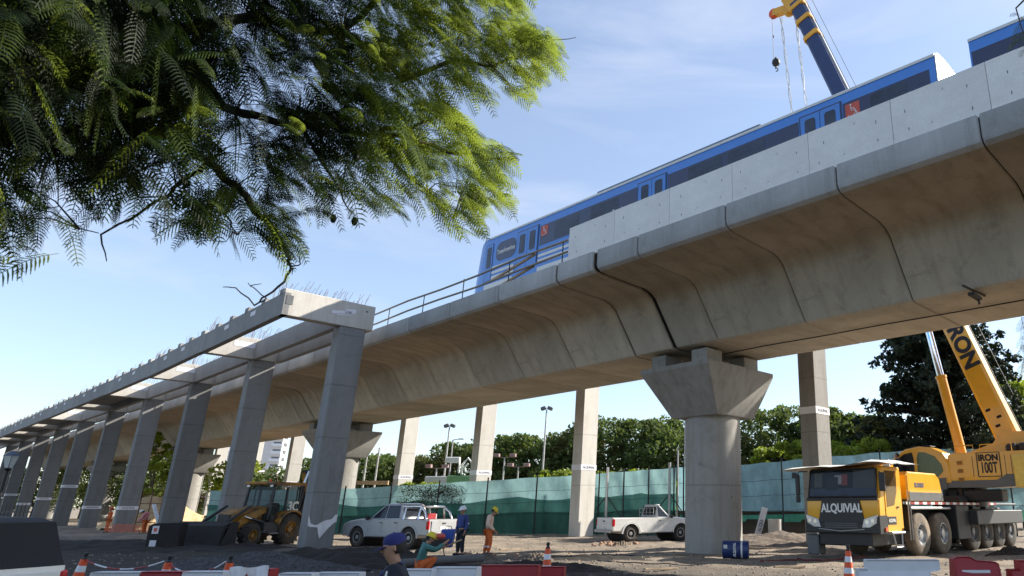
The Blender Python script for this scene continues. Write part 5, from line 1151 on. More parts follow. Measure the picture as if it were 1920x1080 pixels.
for a in ((1010, 58, 9.6, 'tall pole with two floodlights left of the white banded column', 2), (822, 62, 8.6, 'pole with a floodlight cluster right of the silver pickup', 2), (832, 70, 8.2, 'slim pole with one bracket lamp beside the floodlight cluster', 1), (1284, 52, 9.0, 'plain pale pole just left of the round pier', 0), (1270, 56, 6.2, 'short lamp pole near the round pier', 1), (806, 60, 4.9, 'short twin lamp post left of the signboard roof', 3), (935, 60, 5.8, 'short twin lamp post behind the orange clad worker', 3), (963, 60, 5.0, 'low twin lamp post right of the orange clad worker', 3), (668, 56, 5.6, 'leaning pale pole right of the second pier', 0), (690, 56, 6.3, 'second slim pole right of the second pier', 0), (1712, 52, 7.6, 'pale lamp pole in front of the conifer', 1)): pole(*a)
tr = MB(); a, b_ = gp(650, 55), gp(716, 55); tr.bar((a.x, a.y, 3.55), (b_.x, b_.y, 3.55), .2, .3); o = tr.build('timber_rail', M_WOOD); tag(o, 'brown horizontal beam above the teal fence by the second pier', 'beam')
# kiosk with white emblem shapes on the roof
kp = gp(842, 60); ks = thing('kiosk_building', 'small white and green kiosk with odd white shapes on its roof', 'kiosk', (kp.x, kp.y, 0))
k = MB(); k.box((-1.0, 0, 2.1), (2.1, 2.5, 4.2), .05); k.build('wall', M_WPLAS, ks); k = MB(); k.box((1.0, 0, 2.1), (2.4, 2.6, 4.3), .05); k.build('green_wall', mat('kiosk_green', (.16, .33, .16, 1), .6), ks)
for i in range(4): k = MB(); k.box((.35 + i * .55, -1.33, 3.4), (.36, .05, .5), .02); k.build('white_panel', M_TWHITE, ks)
for (x, z, w, h_) in ((-.3, 5.6, 1.3, .5), (.3, 5.0, .1, 1.0), (2.1, 5.5, .6, .7), (1.7, 4.8, .25, .9)):
    k = MB(); k.box((x, 0, z), (w, .3, h_), .08); k.build('roof_shape', M_TWHITE, ks)
k = MB(); k.tube([(.55, 0, 4.4), (.55, 0, 5.2), (1.0, 0, 5.75), (1.5, 0, 5.2), (1.3, 0, 4.6), (.9, 0, 4.6), (.75, 0, 5.0), (1.05, 0, 5.3)], .09, 6); k.build('roof_scroll', M_TWHITE, ks, 50)
def tower(x, Y_, w, H, label, floors):
    p = gp(x, Y_); root = thing('apartment_tower', label, 'building', p, R(18)); k = MB(); k.box((0, 0, H / 2), (w, w, H), .1); k.build('wall', mat('far_white_wall', (.60, .60, .61, 1), .8), root)
    for i in range(floors):
        z = H * (i + .6) / floors; k = MB(); k.box((w * .3, -w * .56, z), (w * .42, w * .16, .35)); k.box((w * .3, -w * .62, z + .6), (w * .42, .15, .9)); k.build('balcony', M_REFL, root)
        k = MB(); k.box((w * .3, -w * .501, z + 1.0), (w * .3, .2, 1.6)); k.build('window', M_GREY, root); k = MB(); k.box((w * .515, 0, z + 1.0), (.2, w * .5, 1.4)); k.build('window', M_GREY, root)
    k = MB(); k.box((0, 0, H + 1), (w * .5, w * .5, 2)); k.build('roof_house', MATS['far_white_wall'], root)
tower(488, 300, 9.5, 31, 'slim white apartment tower with stacked balconies seen above the backhoe', 10)
tower(420, 340, 13, 28, 'pale low apartment block farther left of the white tower', 8)
tower(452, 260, 16, 13, 'low pale flat roofed house between the towers and the bushes', 4)
# old lantern and railings at the far left
lt = thing('street_lantern', 'old four sided street lantern in front of the dark columns at the left edge', 'street lamp', (gp(16, 29, 3.3).x, 29, 0)); lt.scale = (.85, .85, 1)
zt = 3.75
k = MB(); k.lathe([(.16, 0), (.16, .3), (.08, .5), (.06, 1.6), (.05, zt - .62), (.09, zt - .58), (.16, zt - .54), (.05, zt - .5)], 14); k.build('post', M_STEELDK, lt, 40)
k = MB(); k.loft([[(-.11, -.11, zt - .48), (.11, -.11, zt - .48), (.11, .11, zt - .48), (-.11, .11, zt - .48)], [(-.2, -.2, zt), (.2, -.2, zt), (.2, .2, zt), (-.2, .2, zt)]]); k.build('glass', glassmat('frosted_pane', (.55, .58, .56, 1), .4, .8), lt)
k = MB()
for sx_, sy in ((-1, -1), (1, -1), (1, 1), (-1, 1)): k.tube([(sx_ * .115, sy * .115, zt - .49), (sx_ * .205, sy * .205, zt)], .015, 5)
k.loft([[(-.23, -.23, zt), (.23, -.23, zt), (.23, .23, zt), (-.23, .23, zt)], [(-.12, -.12, zt + .12), (.12, -.12, zt + .12), (.12, .12, zt + .12), (-.12, .12, zt + .12)], [(-.04, -.04, zt + .2), (.04, -.04, zt + .2), (.04, .04, zt + .2), (-.04, .04, zt + .2)]]); k.build('frame', mat('lantern_blue', (.04, .06, .1, 1), .4), lt)
fe = thing('iron_fence', 'black iron railing with pointed bars behind the lantern at the left edge', 'railing', gp(-60, 27)); a, b_ = gp(-60, 27), gp(36, 26.4); d_ = b_ - a
for i in range(14):
    q_ = d_ * i / 13; k = MB(); k.tube([(q_.x, q_.y, 0), (q_.x, q_.y, 1.75), (q_.x, q_.y, 1.9)], [.016, .016, .002], 5); k.build('bar', M_BLACK, fe)
for z in (.3, 1.55): k = MB(); k.bar((0, 0, z), (d_.x, d_.y, z), .04, .05); k.build('rail', M_BLACK, fe)
# building clutter under the far left spans
M_OCH = mat('ochre_soil', (.50, .36, .20, 1), .9, var=.25, bmp=.8, bs=6)
P_ = gp(285, 60); mound('sand_heap', 'sunlit ochre sand heap between two left columns', P_.x, P_.y, 4.5, 3, 2.9, M_OCH, 0, 9)
M_MESH = mat('orange_mesh', (.62, .14, .06, 1), .6)
for i, (x0, x1, Y_, lb) in enumerate(((195, 245, 52, 'orange safety mesh between the paler columns at the left'), (248, 300, 50, 'orange safety mesh beside the ochre sand heap'))):
    a, b_ = gp(x0, Y_), gp(x1, Y_ - 1); root = thing('safety_mesh', lb, 'safety mesh', a, 0, 'orange safety meshes'); k = MB(); d_ = b_ - a
    for j in range(5): z = .08 + .11 * j; k.tube([tuple(d_ * f / 8 + Vector((0, 0, z + .05 * math.sin(f * 2 + i)))) for f in range(9)], .02, 4)
    for j in range(12): q_ = d_ * j / 11; k.tube([(q_.x, q_.y, 0), (q_.x, q_.y, .62)], .016, 4)
    k.build('mesh', M_MESH, root)
sc_ = thing('scaffold_frame', 'rusty scaffold frame leaning in front of the ochre heap', 'scaffold', gp(270, 56)); 
for z in (.6, 1.3, 2.0, 2.7): k = MB(); k.bar((-.8, 0, z), (.9, 0, z), .06, .06); k.build('ledger', M_RUST, sc_)
for x in (-.8, .0, .9): k = MB(); k.tube([(x, 0, 0), (x, 0, 3.0)], .04, 6); k.build('upright', M_RUST, sc_)
pk = MB(); a, b_ = gp(276, 50), gp(300, 48); pk.bar((a.x, a.y, 1.9), (b_.x, b_.y, .2), .2, .12); o = pk.build('leaning_plank', M_WPLAS); tag(o, 'pale plank leaning against the third portal column', 'plank')
for i, (x, Y_, w, h_, m_, lb) in enumerate(((478, 60, 1.3, 1.6, M_WPLAS, 'white and red site cabinet seen left of the backhoe bonnet'), (425, 58, 1.6, 1.0, M_WOOD, 'stack of boards behind the backhoe bucket'), (505, 62, 1.8, 2.0, MATS['kiosk_green'], 'green site hut behind the backhoe'))):
    k = MB(); k.box((0, 0, h_ / 2), (w, .9, h_), .05); k.m = 1; k.box((0, 0, h_ + .05), (w + .15, 1.0, .1), .02); k.box((.1, -.46, h_ * .5), (w * .3, .03, h_ * .5)); o = k.build(['site_cabinet', 'board_stack', 'site_hut'][i], [m_, M_SIGNRED if i != 1 else M_STEELDK]); o.location = gp(x - 20, Y_); tag(o, lb, ['cabinet', 'boards', 'hut'][i])

M_OLDW = mat('old_timber', (.25, .19, .13, 1), .9, var=.35, vs=5)
for i, (x, Y_, L_, rz_, w_, lb) in enumerate(((1440, 31, 3.2, -4, .16, 'long pale plank on the soil behind the blue drum'), (1000, 26, 1.9, 12, .12, 'grey brown plank on the soil right of the orange clad worker'), (1090, 22, 1.5, -24, .12, 'short timber offcut on the dark soil in the centre'), (1240, 21, 1.2, 40, .1, 'tilted timber offcut left of the round pier foot'), (960, 30, 1.4, 60, .1, 'small board beyond the orange clad worker'), (1320, 33, 1.6, -10, .12, 'board lying behind the round pier foot'), (560, 24, 1.3, 15, .1, 'dark board on the gravel before the nearest column'), (1480, 21.5, 1.1, 30, .1, 'short board on the lit soil left of the crane carrier'))):
    k = MB(); k.box((0, 0, .04), (L_, w_, .05), .006, Matrix.Rotation(R(2), 3, 'Y')); o = k.build('timber_offcut', M_OLDW); q_ = gp(x, Y_); o.location = (q_.x, q_.y, hground(q_.x, q_.y) + .015); o.rotation_euler = (0, 0, R(rz_)); tag(o, lb, 'plank')
def ground_line(name, pts, r, m, label, cat):
    k = MB(); P = [gp(x, Y_) for x, Y_ in pts]; Q_ = []
    for a, b_ in zip(P[:-1], P[1:]):
        for f in range(8): q_ = a.lerp(b_, f / 8); q_.x += .12 * math.sin(f + a.x); q_.y += .12 * math.cos(f * 1.3 + a.y); q_.z = hground(q_.x, q_.y) + r; Q_.append(q_)
    k.tube(Q_, r, 6); o = k.build(name, m, None, 60); tag(o, label, cat)
ground_line('ground_cable', [(1040, 27), (1130, 24), (1240, 23.5), (1330, 22)], .018, M_BLACK, 'black cable snaking over the soil in front of the round pier', 'cable')
ground_line('ground_hose', [(1420, 24), (1500, 25.5), (1560, 24.5), (1640, 26)], .03, mat('dark_red_hose', (.16, .03, .025, 1), .6), 'dark red hose on the shaded soil in front of the crane cab', 'hose')
for i, (x, Y_, sc_k, lb) in enumerate(((1905, 27, .35, 'pile of pale rubble at the right edge behind the red barriers'), (1165, 34, .22, 'pile of broken brick by the white pickup rear wheel'), (1010, 24, .3, 'clod of dark earth behind the centre cone'), (905, 24.5, .25, 'clod of earth at the feet of the standing workers'))):
    q_ = gp(x, Y_); mound('earth_clod', lb, q_.x, q_.y, sc_k * 3, sc_k * 2, sc_k, MATS['brown_rubble'] if i else M_SOIL, i, 30 + i)

# ------------------------------------------------------------------ people
M_SKIN = mat('skin', (.36, .20, .13, 1), .6, var=.1); M_HAIR = mat('dark_hair', (.02, .016, .013, 1), .7)
def skinmesh(name, pts, edges, m, parent, sub=2, root=0):
    me = bpy.data.meshes.new(name); me.from_pydata([p[:3] for p in pts], edges, []); o = bpy.data.objects.new(name, me); COL.objects.link(o)
    md = o.modifiers.new('s', 'SKIN'); md.use_smooth_shade = True
    for i, p in enumerate(pts):
        sv = me.skin_vertices[0].data[i]; r_ = p[3]; sv.radius = (r_, p[4] if len(p) > 4 else r_); sv.use_root = (i == root)
    ms = o.modifiers.new('u', 'SUBSURF'); ms.levels = sub; ms.render_levels = sub
    dg = bpy.context.evaluated_depsgraph_get(); dg.update(); m2 = bpy.data.meshes.new_from_object(o.evaluated_get(dg)); bpy.data.objects.remove(o)
    m2.materials.clear(); m2.materials.append(m); m2.shade_smooth(); r = bpy.data.objects.new(name, m2); COL.objects.link(r); r.parent = parent; return r
def person(label, loc, rz, J, top, legs, head='helmet', headm=None, sub=2, fingers=True, face=1, group=None, extra=None):
    """J: joints in local space, facing +y.  x to the figure's right"""
    root = thing('person', label, 'person', loc, rz, group); V_ = lambda n: Vector(J[n])
    pts = []; ed = []; ix = {}
    def add(n, p, r, prev=None, r2=None):
        ix[n] = len(pts); pts.append((*p, r, r2 or r)); 
        if prev is not None: ed.append((ix[prev], ix[n]))
    add('pel', V_('pel'), .155, None, .12); add('wst', V_('pel').lerp(V_('chest'), .45), .15, 'pel', .115); add('chest', V_('chest'), .185, 'wst', .13)
    add('neckb', V_('neck') - (V_('neck') - V_('chest')) * .25, .075, 'chest'); add('neck', V_('neck'), .064, 'neckb')
    hd = V_('head'); add('jaw', V_('neck').lerp(hd, .55) + (V_('face') - hd) * .42, .078, 'neck', .074); add('head', hd, .104, 'jaw', .116); up = (hd - V_('neck')).normalized(); add('crown', hd + up * .08, .085, 'head', .095)
    for s_, q in ((1, 'r'), (-1, 'l')):
        add(q + 'sh', V_(q + 'sh'), .078, 'chest'); add(q + 'el', V_(q + 'el'), .054, q + 'sh'); add(q + 'wr', V_(q + 'wr'), .034, q + 'el')
        fd = (V_(q + 'wr') - V_(q + 'el')).normalized(); hand = V_(q + 'wr') + fd * .075; add(q + 'pm', hand, .036, q + 'wr', .02)
        if fingers:
            side = fd.cross(Vector((1, 0, 0))).normalized() if abs(fd.x) < .9 else Vector((0, 1, 0))
            for i in range(4):
                b0 = hand + side * (.024 - .016 * i) ; ln = (.062, .072, .068, .052)[i]
                add(f'{q}f{i}a', b0 + fd * .035, .009, q + 'pm'); add(f'{q}f{i}b', b0 + fd * (.035 + ln * .6) + Vector((-s_ * .012, 0, 0)), .0085, f'{q}f{i}a'); add(f'{q}f{i}c', b0 + fd * (.035 + ln) + Vector((-s_ * .03, 0, 0)), .007, f'{q}f{i}b')
            add(q + 'ta', V_(q + 'wr') + fd * .04 + side * .03, .011, q + 'pm'); add(q + 'tb', V_(q + 'wr') + fd * .08 + side * .05 + Vector((-s_ * .012, 0, 0)), .009, q + 'ta')
        add(q + 'hp', V_('pel').lerp(V_(q + 'kn'), .12) + Vector((s_ * .075, 0, -.03)), .108, 'pel'); add(q + 'kn', V_(q + 'kn'), .070, q + 'hp'); add(q + 'an', V_(q + 'an'), .046, q + 'kn'); add(q + 'to', V_(q + 'to'), .036, q + 'an')
    clothed = {'pel', 'wst', 'chest', 'neckb'} | {q + j for q in 'rl' for j in ('sh', 'el', 'hp', 'kn')}
    inv_ = {v: k_ for k_, v in ix.items()}; bp2 = [(*p[:3], p[3] * (.70 if inv_[i] in clothed else 1), p[4] * (.70 if inv_[i] in clothed else 1)) for i, p in enumerate(pts)]
    body = skinmesh('body', bp2, ed, M_SKIN, root, sub)
    def sub_(name, keys, edges, grow, m, rr=None):
        P = [(*pts[ix[k_]][:3], pts[ix[k_]][3] + grow, pts[ix[k_]][4] + grow) for k_ in keys]; id_ = {k_: i for i, k_ in enumerate(keys)}; return skinmesh(name, P, [(id_[a], id_[b_]) for a, b_ in edges], m, root, sub)
    sub_('shirt', ['chest', 'wst', 'pel', 'neckb', 'rsh', 'rel', 'rwr', 'lsh', 'lel', 'lwr'], [('chest', 'wst'), ('wst', 'pel'), ('chest', 'neckb'), ('chest', 'rsh'), ('rsh', 'rel'), ('rel', 'rwr'), ('chest', 'lsh'), ('lsh', 'lel'), ('lel', 'lwr')], .018, top)
    sub_('trousers', ['pel', 'rhp', 'rkn', 'ran', 'lhp', 'lkn', 'lan'], [('pel', 'rhp'), ('rhp', 'rkn'), ('rkn', 'ran'), ('pel', 'lhp'), ('lhp', 'lkn'), ('lkn', 'lan')], .024, legs)
    for q in 'rl':
        k = MB(); a = V_(q + 'an'); t_ = V_(q + 'to'); d = (t_ - a); d.z = 0; rot = d.to_track_quat('Y', 'Z').to_matrix(); k.box(tuple((a + t_) / 2 + Vector((0, 0, -.03))), (.095, d.length + .13, .10), .035, rot); k.build('boot', M_BLACK, root, 50)
    fdv = (V_('face') - hd).normalized(); rt = fdv.cross(up).normalized(); k = MB()
    nrot = Matrix((rt, fdv, rt.cross(fdv))).transposed()
    k.box(tuple(hd + fdv * .112 - up * .018), (.026, .04, .045), .012, nrot); nose = k.build('nose', M_SKIN, root, 60)
    for s_ in (-1, 1):
        k = MB(); k.lathe([(.001, -.010), (.007, -.007), (.010, 0), (.007, .007), (.001, .010)], 10, tuple(hd + fdv * .100 + up * .012 + rt * .031 * s_), 'z'); k.build('eye', M_DARK, root, 60)
        k = MB(); k.box(tuple(hd + rt * .09 * s_ - up * .01 - fdv * .01), (.014, .032, .055), .006, nrot); k.build('ear', M_SKIN, root, 60)
    k = MB(); k.box(tuple(hd + fdv * .104 - up * .062), (.045, .012, .010), .004, nrot); k.build('mouth', mat('lip', (.25, .08, .07, 1), .5), root)
    T = Matrix.Translation(hd) @ Matrix((rt, fdv, up)).transposed().to_4x4()
    k = MB(); k.M = T @ Matrix.Diagonal((.88, 1, 1, 1)); k.lathe([(.07, -.07), (.092, -.04), (.102, .02), (.1, .06), (.07, .10), (.001, .112)], 20, (0, -.024, .0), 'z', False); k.build('hair', M_HAIR, root, 60)
    if head == 'helmet':
        k = MB(); k.M = T; k.lathe([(.138, .035), (.142, .045), (.128, .055), (.126, .09), (.108, .135), (.07, .165), (.001, .175)], 24, (0, 0, 0), 'z', False); k.box((0, .135, .045), (.17, .10, .014), .006); k.box((0, 0, .165), (.03, .17, .03), .01); k.build('hard_hat', headm, root, 50)
    elif head == 'cap':
        k = MB(); k.M = T @ Matrix.Diagonal((.86, 1, 1, 1)); k.lathe([(.108, .022), (.113, .05), (.106, .095), (.078, .124), (.04, .136), (.012, .140), (.012, .145), (.001, .146)], 28, (0, -.012, 0), 'z', False); k.build('cap_crown', headm, root, 50)
        k = MB(); k.M = T; pb = [(-.085, .07, .02), (-.075, .15, .012), (-.04, .19, .005), (0, .20, .003), (.04, .19, .005), (.075, .15, .012), (.085, .07, .02)]
        k.loft([[(x, y, z + .006) for x, y, z in pb], [(x, y, z - .004) for x, y, z in pb]], True, True); k.build('cap_peak', headm, root, 50)
    return root
STAND = dict(pel=(0, 0, .93), chest=(0, .0, 1.28), neck=(0, .01, 1.47), head=(0, .03, 1.60), face=(0, .13, 1.58), rsh=(.19, -.0, 1.38), rel=(.24, -.03, 1.10), rwr=(.25, .06, .86), lsh=(-.19, 0, 1.38), lel=(-.24, -.03, 1.10), lwr=(-.25, .06, .86),
             rkn=(.11, .03, .49), ran=(.12, -.02, .09), rto=(.14, .13, .04), lkn=(-.11, .03, .49), lan=(-.12, -.02, .09), lto=(-.14, .13, .04))
def pose(**k_): d = dict(STAND); d.update(k_); return d
M_BLUEJ = mat('blue_jacket', (.035, .055, .19, 1), .8, var=.2, bmp=.5, bs=12); M_NAVYT = mat('navy_trousers', (.018, .022, .035, 1), .85, var=.2)
M_PEACH = mat('peach_shirt', (.70, .50, .40, 1), .8, var=.12); M_ORT = mat('orange_trousers', (.56, .12, .025, 1), .8, var=.12, bmp=.4, bs=10); M_GREENS = mat('green_shirt', (.05, .16, .15, 1), .8, var=.2, bmp=.4)
M_HYEL = mat('hard_hat_yellow', (.66, .52, .02, 1), .35); M_HWHT = mat('hard_hat_white', (.74, .75, .76, 1), .3)
p = gp(861, 27.4); pb = person('worker in blue jacket and white hard hat standing with hands low by the silver pickup', (p.x, p.y, 0), R(150), pose(), M_BLUEJ, M_NAVYT, 'helmet', M_HWHT)
for q in ('r', 'l'):
    sx_ = 1 if q == 'r' else -1; k = MB(); k.lathe([(.064, -.02), (.064, .02)], 14, (sx_ * .242, -.03, 1.13), 'z', False); k.build('reflective_band', M_REFL, pb, 50)
p = gp(912, 27.6); pw_ = person('worker in peach shirt and orange trousers looking down, yellow hard hat', (p.x, p.y, 0), R(-75), pose(chest=(0, .03, 1.27), neck=(0, .09, 1.45), head=(0, .15, 1.56), face=(0, .23, 1.49), rwr=(.2, .22, .88), lwr=(-.2, .2, .88), rkn=(.1, .1, .49), ran=(.1, .05, .09), rto=(.1, .2, .04), lkn=(-.1, .0, .49), lan=(-.1, -.1, .09), lto=(-.1, .05, .04)), M_PEACH, M_ORT, 'helmet', M_HYEL)
for q in ('r', 'l'):
    sx_ = 1 if q == 'r' else -1; yy = .06 if q == 'r' else -.07; k = MB(); k.lathe([(.079, -.03), (.079, .03)], 18, (sx_ * .1, yy, .30), 'z', False); k.build('reflective_band', M_REFL, pw_, 50)
p = gp(790, 20.3, 0); person('crouching worker in green shirt, orange trousers and yellow hat reaching to the right', (p.x, p.y, -.04), R(-62), pose(pel=(0, -.08, .24), chest=(0, .0, .62), neck=(0, .07, .80), head=(0, .13, .92), face=(0, .22, .88), rsh=(.18, .02, .72), rel=(.2, .28, .62), rwr=(.14, .5, .78), lsh=(-.18, .02, .72), lel=(-.2, .28, .58), lwr=(-.12, .48, .66), rkn=(.17, .33, .42), ran=(.14, .08, .09), rto=(.15, .22, .04), lkn=(-.17, .30, .40), lan=(-.15, .06, .09), lto=(-.16, .2, .04)), M_GREENS, M_ORT, 'helmet', M_HYEL)
p = gp(714, 7.5, -.29); cp_ = person('person in blue cap and dark navy jacket with a white stripe, walking left', (p.x, p.y, -.27), R(108), pose(chest=(0, .03, 1.26), neck=(0, .055, 1.45), head=(0, .085, 1.585), face=(0, .185, 1.565), rsh=(.2, .05, 1.36), lsh=(-.2, .05, 1.36), rel=(.26, -.1, 1.1), rwr=(.24, .08, .9), lel=(-.26, .12, 1.1), lwr=(-.22, .32, .98), rkn=(.1, .22, .5), ran=(.1, .2, .09), rto=(.1, .35, .04), lkn=(-.1, -.05, .48), lan=(-.1, -.38, .14), lto=(-.1, -.28, .05)), mat('navy_jacket', (.010, .014, .028, 1), .8, bmp=.6, bs=7), M_NAVYT, 'cap', mat('cap_blue', (.022, .028, .15, 1), .8, bmp=.4, bs=14), 3)
k = MB(); k.M = Matrix.Translation((0, 0, 0)); k.tube([(-.235, .10, 1.37), (-.31, .11, 1.24), (-.325, .13, 1.10)], .014, 6); k.build('white_stripe', M_TWHITE, cp_)
k = MB(); k.tube([(-.08, .02, 1.40), (.0, -.0, 1.43), (.08, .02, 1.40), (.07, .13, 1.36), (0, .17, 1.33), (-.07, .13, 1.36), (-.08, .02, 1.40)], .022, 8); k.build('collar', M_BLUEJ, cp_, 50)
# blue container and wheelbarrow-like tray held between the workers
bg_ = thing('blue_crate', 'blue crate carried low beside the worker in the blue jacket', 'crate', gp(836, 26.2, .34), R(8)); k = MB(); k.prism([(-.22, 0), (.2, 0), (.28, .62), (-.18, .62)], -.2, .2, 'xz', .03); k.build('crate_body', mat('crate_blue', (.02, .07, .34, 1), .5), bg_); k = MB(); k.tube([(-.1, 0, .62), (-.05, 0, .72), (.1, 0, .72), (.15, 0, .62)], .015, 6); k.build('handle', M_BLACK, bg_)
wb = thing('wheelbarrow', 'dark wheelbarrow loaded with red sacks behind the stooping worker', 'wheelbarrow', gp(814, 25.4), R(20)); k = MB(); k.prism([(-.35, .35), (.3, .35), (.48, .66), (-.5, .66)], -.28, .28, 'xz', .02); k.build('tray', M_STEELDK, wb); k = MB(); k.lathe([(.08, -.04), (.17, -.04), (.18, 0), (.17, .04), (.08, .04)], 18, (-.5, 0, .18), 'y'); k.build('wheel', M_RUBBER, wb, 40)
for sy in (-.2, .2): k = MB(); k.tube([(-.5, sy * .3, .18), (.3, sy, .4), (.85, sy, .62)], .02, 6); k.build('handle', M_WOOD, wb); k = MB(); k.tube([(.25, sy, .38), (.35, sy, .0)], .018, 5); k.build('leg', M_STEELDK, wb)
k = MB(); k.box((0, 0, .74), (.6, .42, .2), .08); k.build('sack', M_SIGNRED, wb)
# crane operator seated in the cab, far worker
opm = Sb @ Vector((-.72, 2.25, 3.0)); sit = dict(pel=(0, 0, .28), chest=(0, .02, .62), neck=(0, .03, .82), head=(0, .05, .96), face=(0, .15, .94), rsh=(.19, 0, .74), rel=(.24, .12, .5), rwr=(.2, .38, .48), lsh=(-.19, 0, .74), lel=(-.24, .12, .5), lwr=(-.2, .38, .48), rkn=(.12, .42, .32), ran=(.12, .45, .0), rto=(.12, .58, -.04), lkn=(-.12, .42, .32), lan=(-.12, .45, 0), lto=(-.12, .58, -.04))
person('dark clad crane operator standing behind the arched crane cab window', Vector((opm.x, opm.y, 2.92)) - V2 * .95, AU, {k_: (v_[0] * .9, v_[1] * .9, v_[2] * 1.0 + .1) for k_, v_ in sit.items()}, M_NAVYT, M_NAVYT, 'none', None, 1, False)
p = gp(199, 52.5); person('distant worker in orange clothes between two left columns', (p.x, p.y, 0), R(120), pose(), M_ORT, M_ORT, 'helmet', mat('hat_red', (.6, .08, .03, 1), .5), 1, False)
p = gp(268, 49.0); person('distant worker in a pink top stooping over the orange mesh', (p.x, p.y, 0), R(100), pose(chest=(0, .12, 1.2), neck=(0, .25, 1.33), head=(0, .34, 1.42), face=(0, .43, 1.36), rel=(.24, .2, 1.0), rwr=(.2, .4, .8), lel=(-.24, .2, 1.0), lwr=(-.2, .4, .8)), mat('pink_top', (.6, .22, .24, 1), .8), M_ORT, 'helmet', M_HWHT, 1, False)

# ------------------------------------------------------------------ overhanging tree with feathery leaves
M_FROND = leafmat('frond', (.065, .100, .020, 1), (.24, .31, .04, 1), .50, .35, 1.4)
M_FROND2 = leafmat('frond_shade', (.012, .024, .008, 1), (.022, .042, .006, 1), .40, .3, 1.4)  # same leaves darkened: shade inside the canopy put into the colour
OT = thing('feathery_leaved_tree', 'large overhanging tree with fine feathery leaves filling the upper left', 'tree', (-7.2, 2.6, 0))
O0 = Vector((-7.2, 2.6, 0))
def fronds(P, D, L, npair, rng):
    """P base points, D direction, L length: a curved stalk with paired narrow blades; returns verts, quads"""
    n = len(P); P = np.asarray(P); D = np.asarray(D); L = np.asarray(L); Vs = []; 
    up = np.array([0, 0, 1.0]); side = np.cross(D, up); side /= np.linalg.norm(side, axis=1)[:, None] + 1e-6
    nrm = np.cross(side, D); roll = rng.uniform(-1.1, 1.1, n); side2 = side * np.cos(roll)[:, None] + nrm * np.sin(roll)[:, None]; nrm2 = np.cross(side2, D)
    droop = rng.uniform(.25, .75, n)
    def stalk(t): return P + D * (L * t)[:, None] - up * (L * droop * t * t)[:, None]
    for i in range(npair):
        t = np.full(n, .12 + .86 * (i + .5) / npair); B = stalk(t); T = stalk(t + .02) - B; T /= np.linalg.norm(T, axis=1)[:, None]
        ln = L * .27 * (math.sin(math.pi * (.12 + .80 * (i + .5) / npair)) ** .6) * rng.uniform(.85, 1.1, n); w = L * .0185
        for s_ in (-1, 1):
            d = side2 * s_ * .86 + T * .42 - up * .16; d /= np.linalg.norm(d, axis=1)[:, None]; a = T
            tip = B + d * ln[:, None] - up * (ln * .25)[:, None]; mid = B + d * (ln * .55)[:, None]
            b0 = B - a * (w * .4)[:, None]; b1 = B + a * (w * .4)[:, None]; m0 = mid - a * w[:, None]; m1 = mid + a * w[:, None]; t0 = tip - a * (w * .3)[:, None]; t1 = tip + a * (w * .3)[:, None]
            Vs.append(np.stack([b0, m0, m1, b1], 1)); Vs.append(np.stack([m0, t0, t1, m1], 1))
    for j in range(4):
        a_, b_ = stalk(np.full(n, j / 4)), stalk(np.full(n, (j + 1) / 4)); w = side2 * .0028; Vs.append(np.stack([a_ - w, b_ - w, b_ + w, a_ + w], 1))
    V = np.concatenate(Vs).reshape(-1, 3); return V, np.arange(len(V)).reshape(-1, 4)
# outline of the crown as it hangs towards the site, photo pixels
OUT = [(-700, -500), (1010, -520), (1000, -150), (985, 0), (1010, 55), (1060, 75), (1045, 130), (1000, 165), (985, 185), (920, 165), (895, 190), (880, 240), (975, 285), (985, 300), (945, 335), (955, 370), (925, 385), (925, 430), (895, 440), (850, 430), (815, 405), (770, 385), (720, 400), (690, 380), (665, 410), (655, 435), (630, 420), (600, 415), (570, 440), (555, 470), (520, 470), (470, 450), (430, 455), (400, 440), (375, 460), (330, 430), (290, 440), (255, 405), (205, 390), (195, 415), (150, 395), (130, 410), (150, 470), (120, 475), (95, 425), (65, 410), (50, 500), (35, 510), (20, 430), (0, 470), (-60, 520), (-300, 560), (-700, 500)]
def inside(x, y, poly=OUT):
    c_ = False; j = len(poly) - 1
    for i in range(len(poly)):
        xi, yi = poly[i]; xj, yj = poly[j]
        if (yi > y) != (yj > y) and x < (xj - xi) * (y - yi) / (yj - yi) + xi: c_ = not c_
        j = i
    return c_
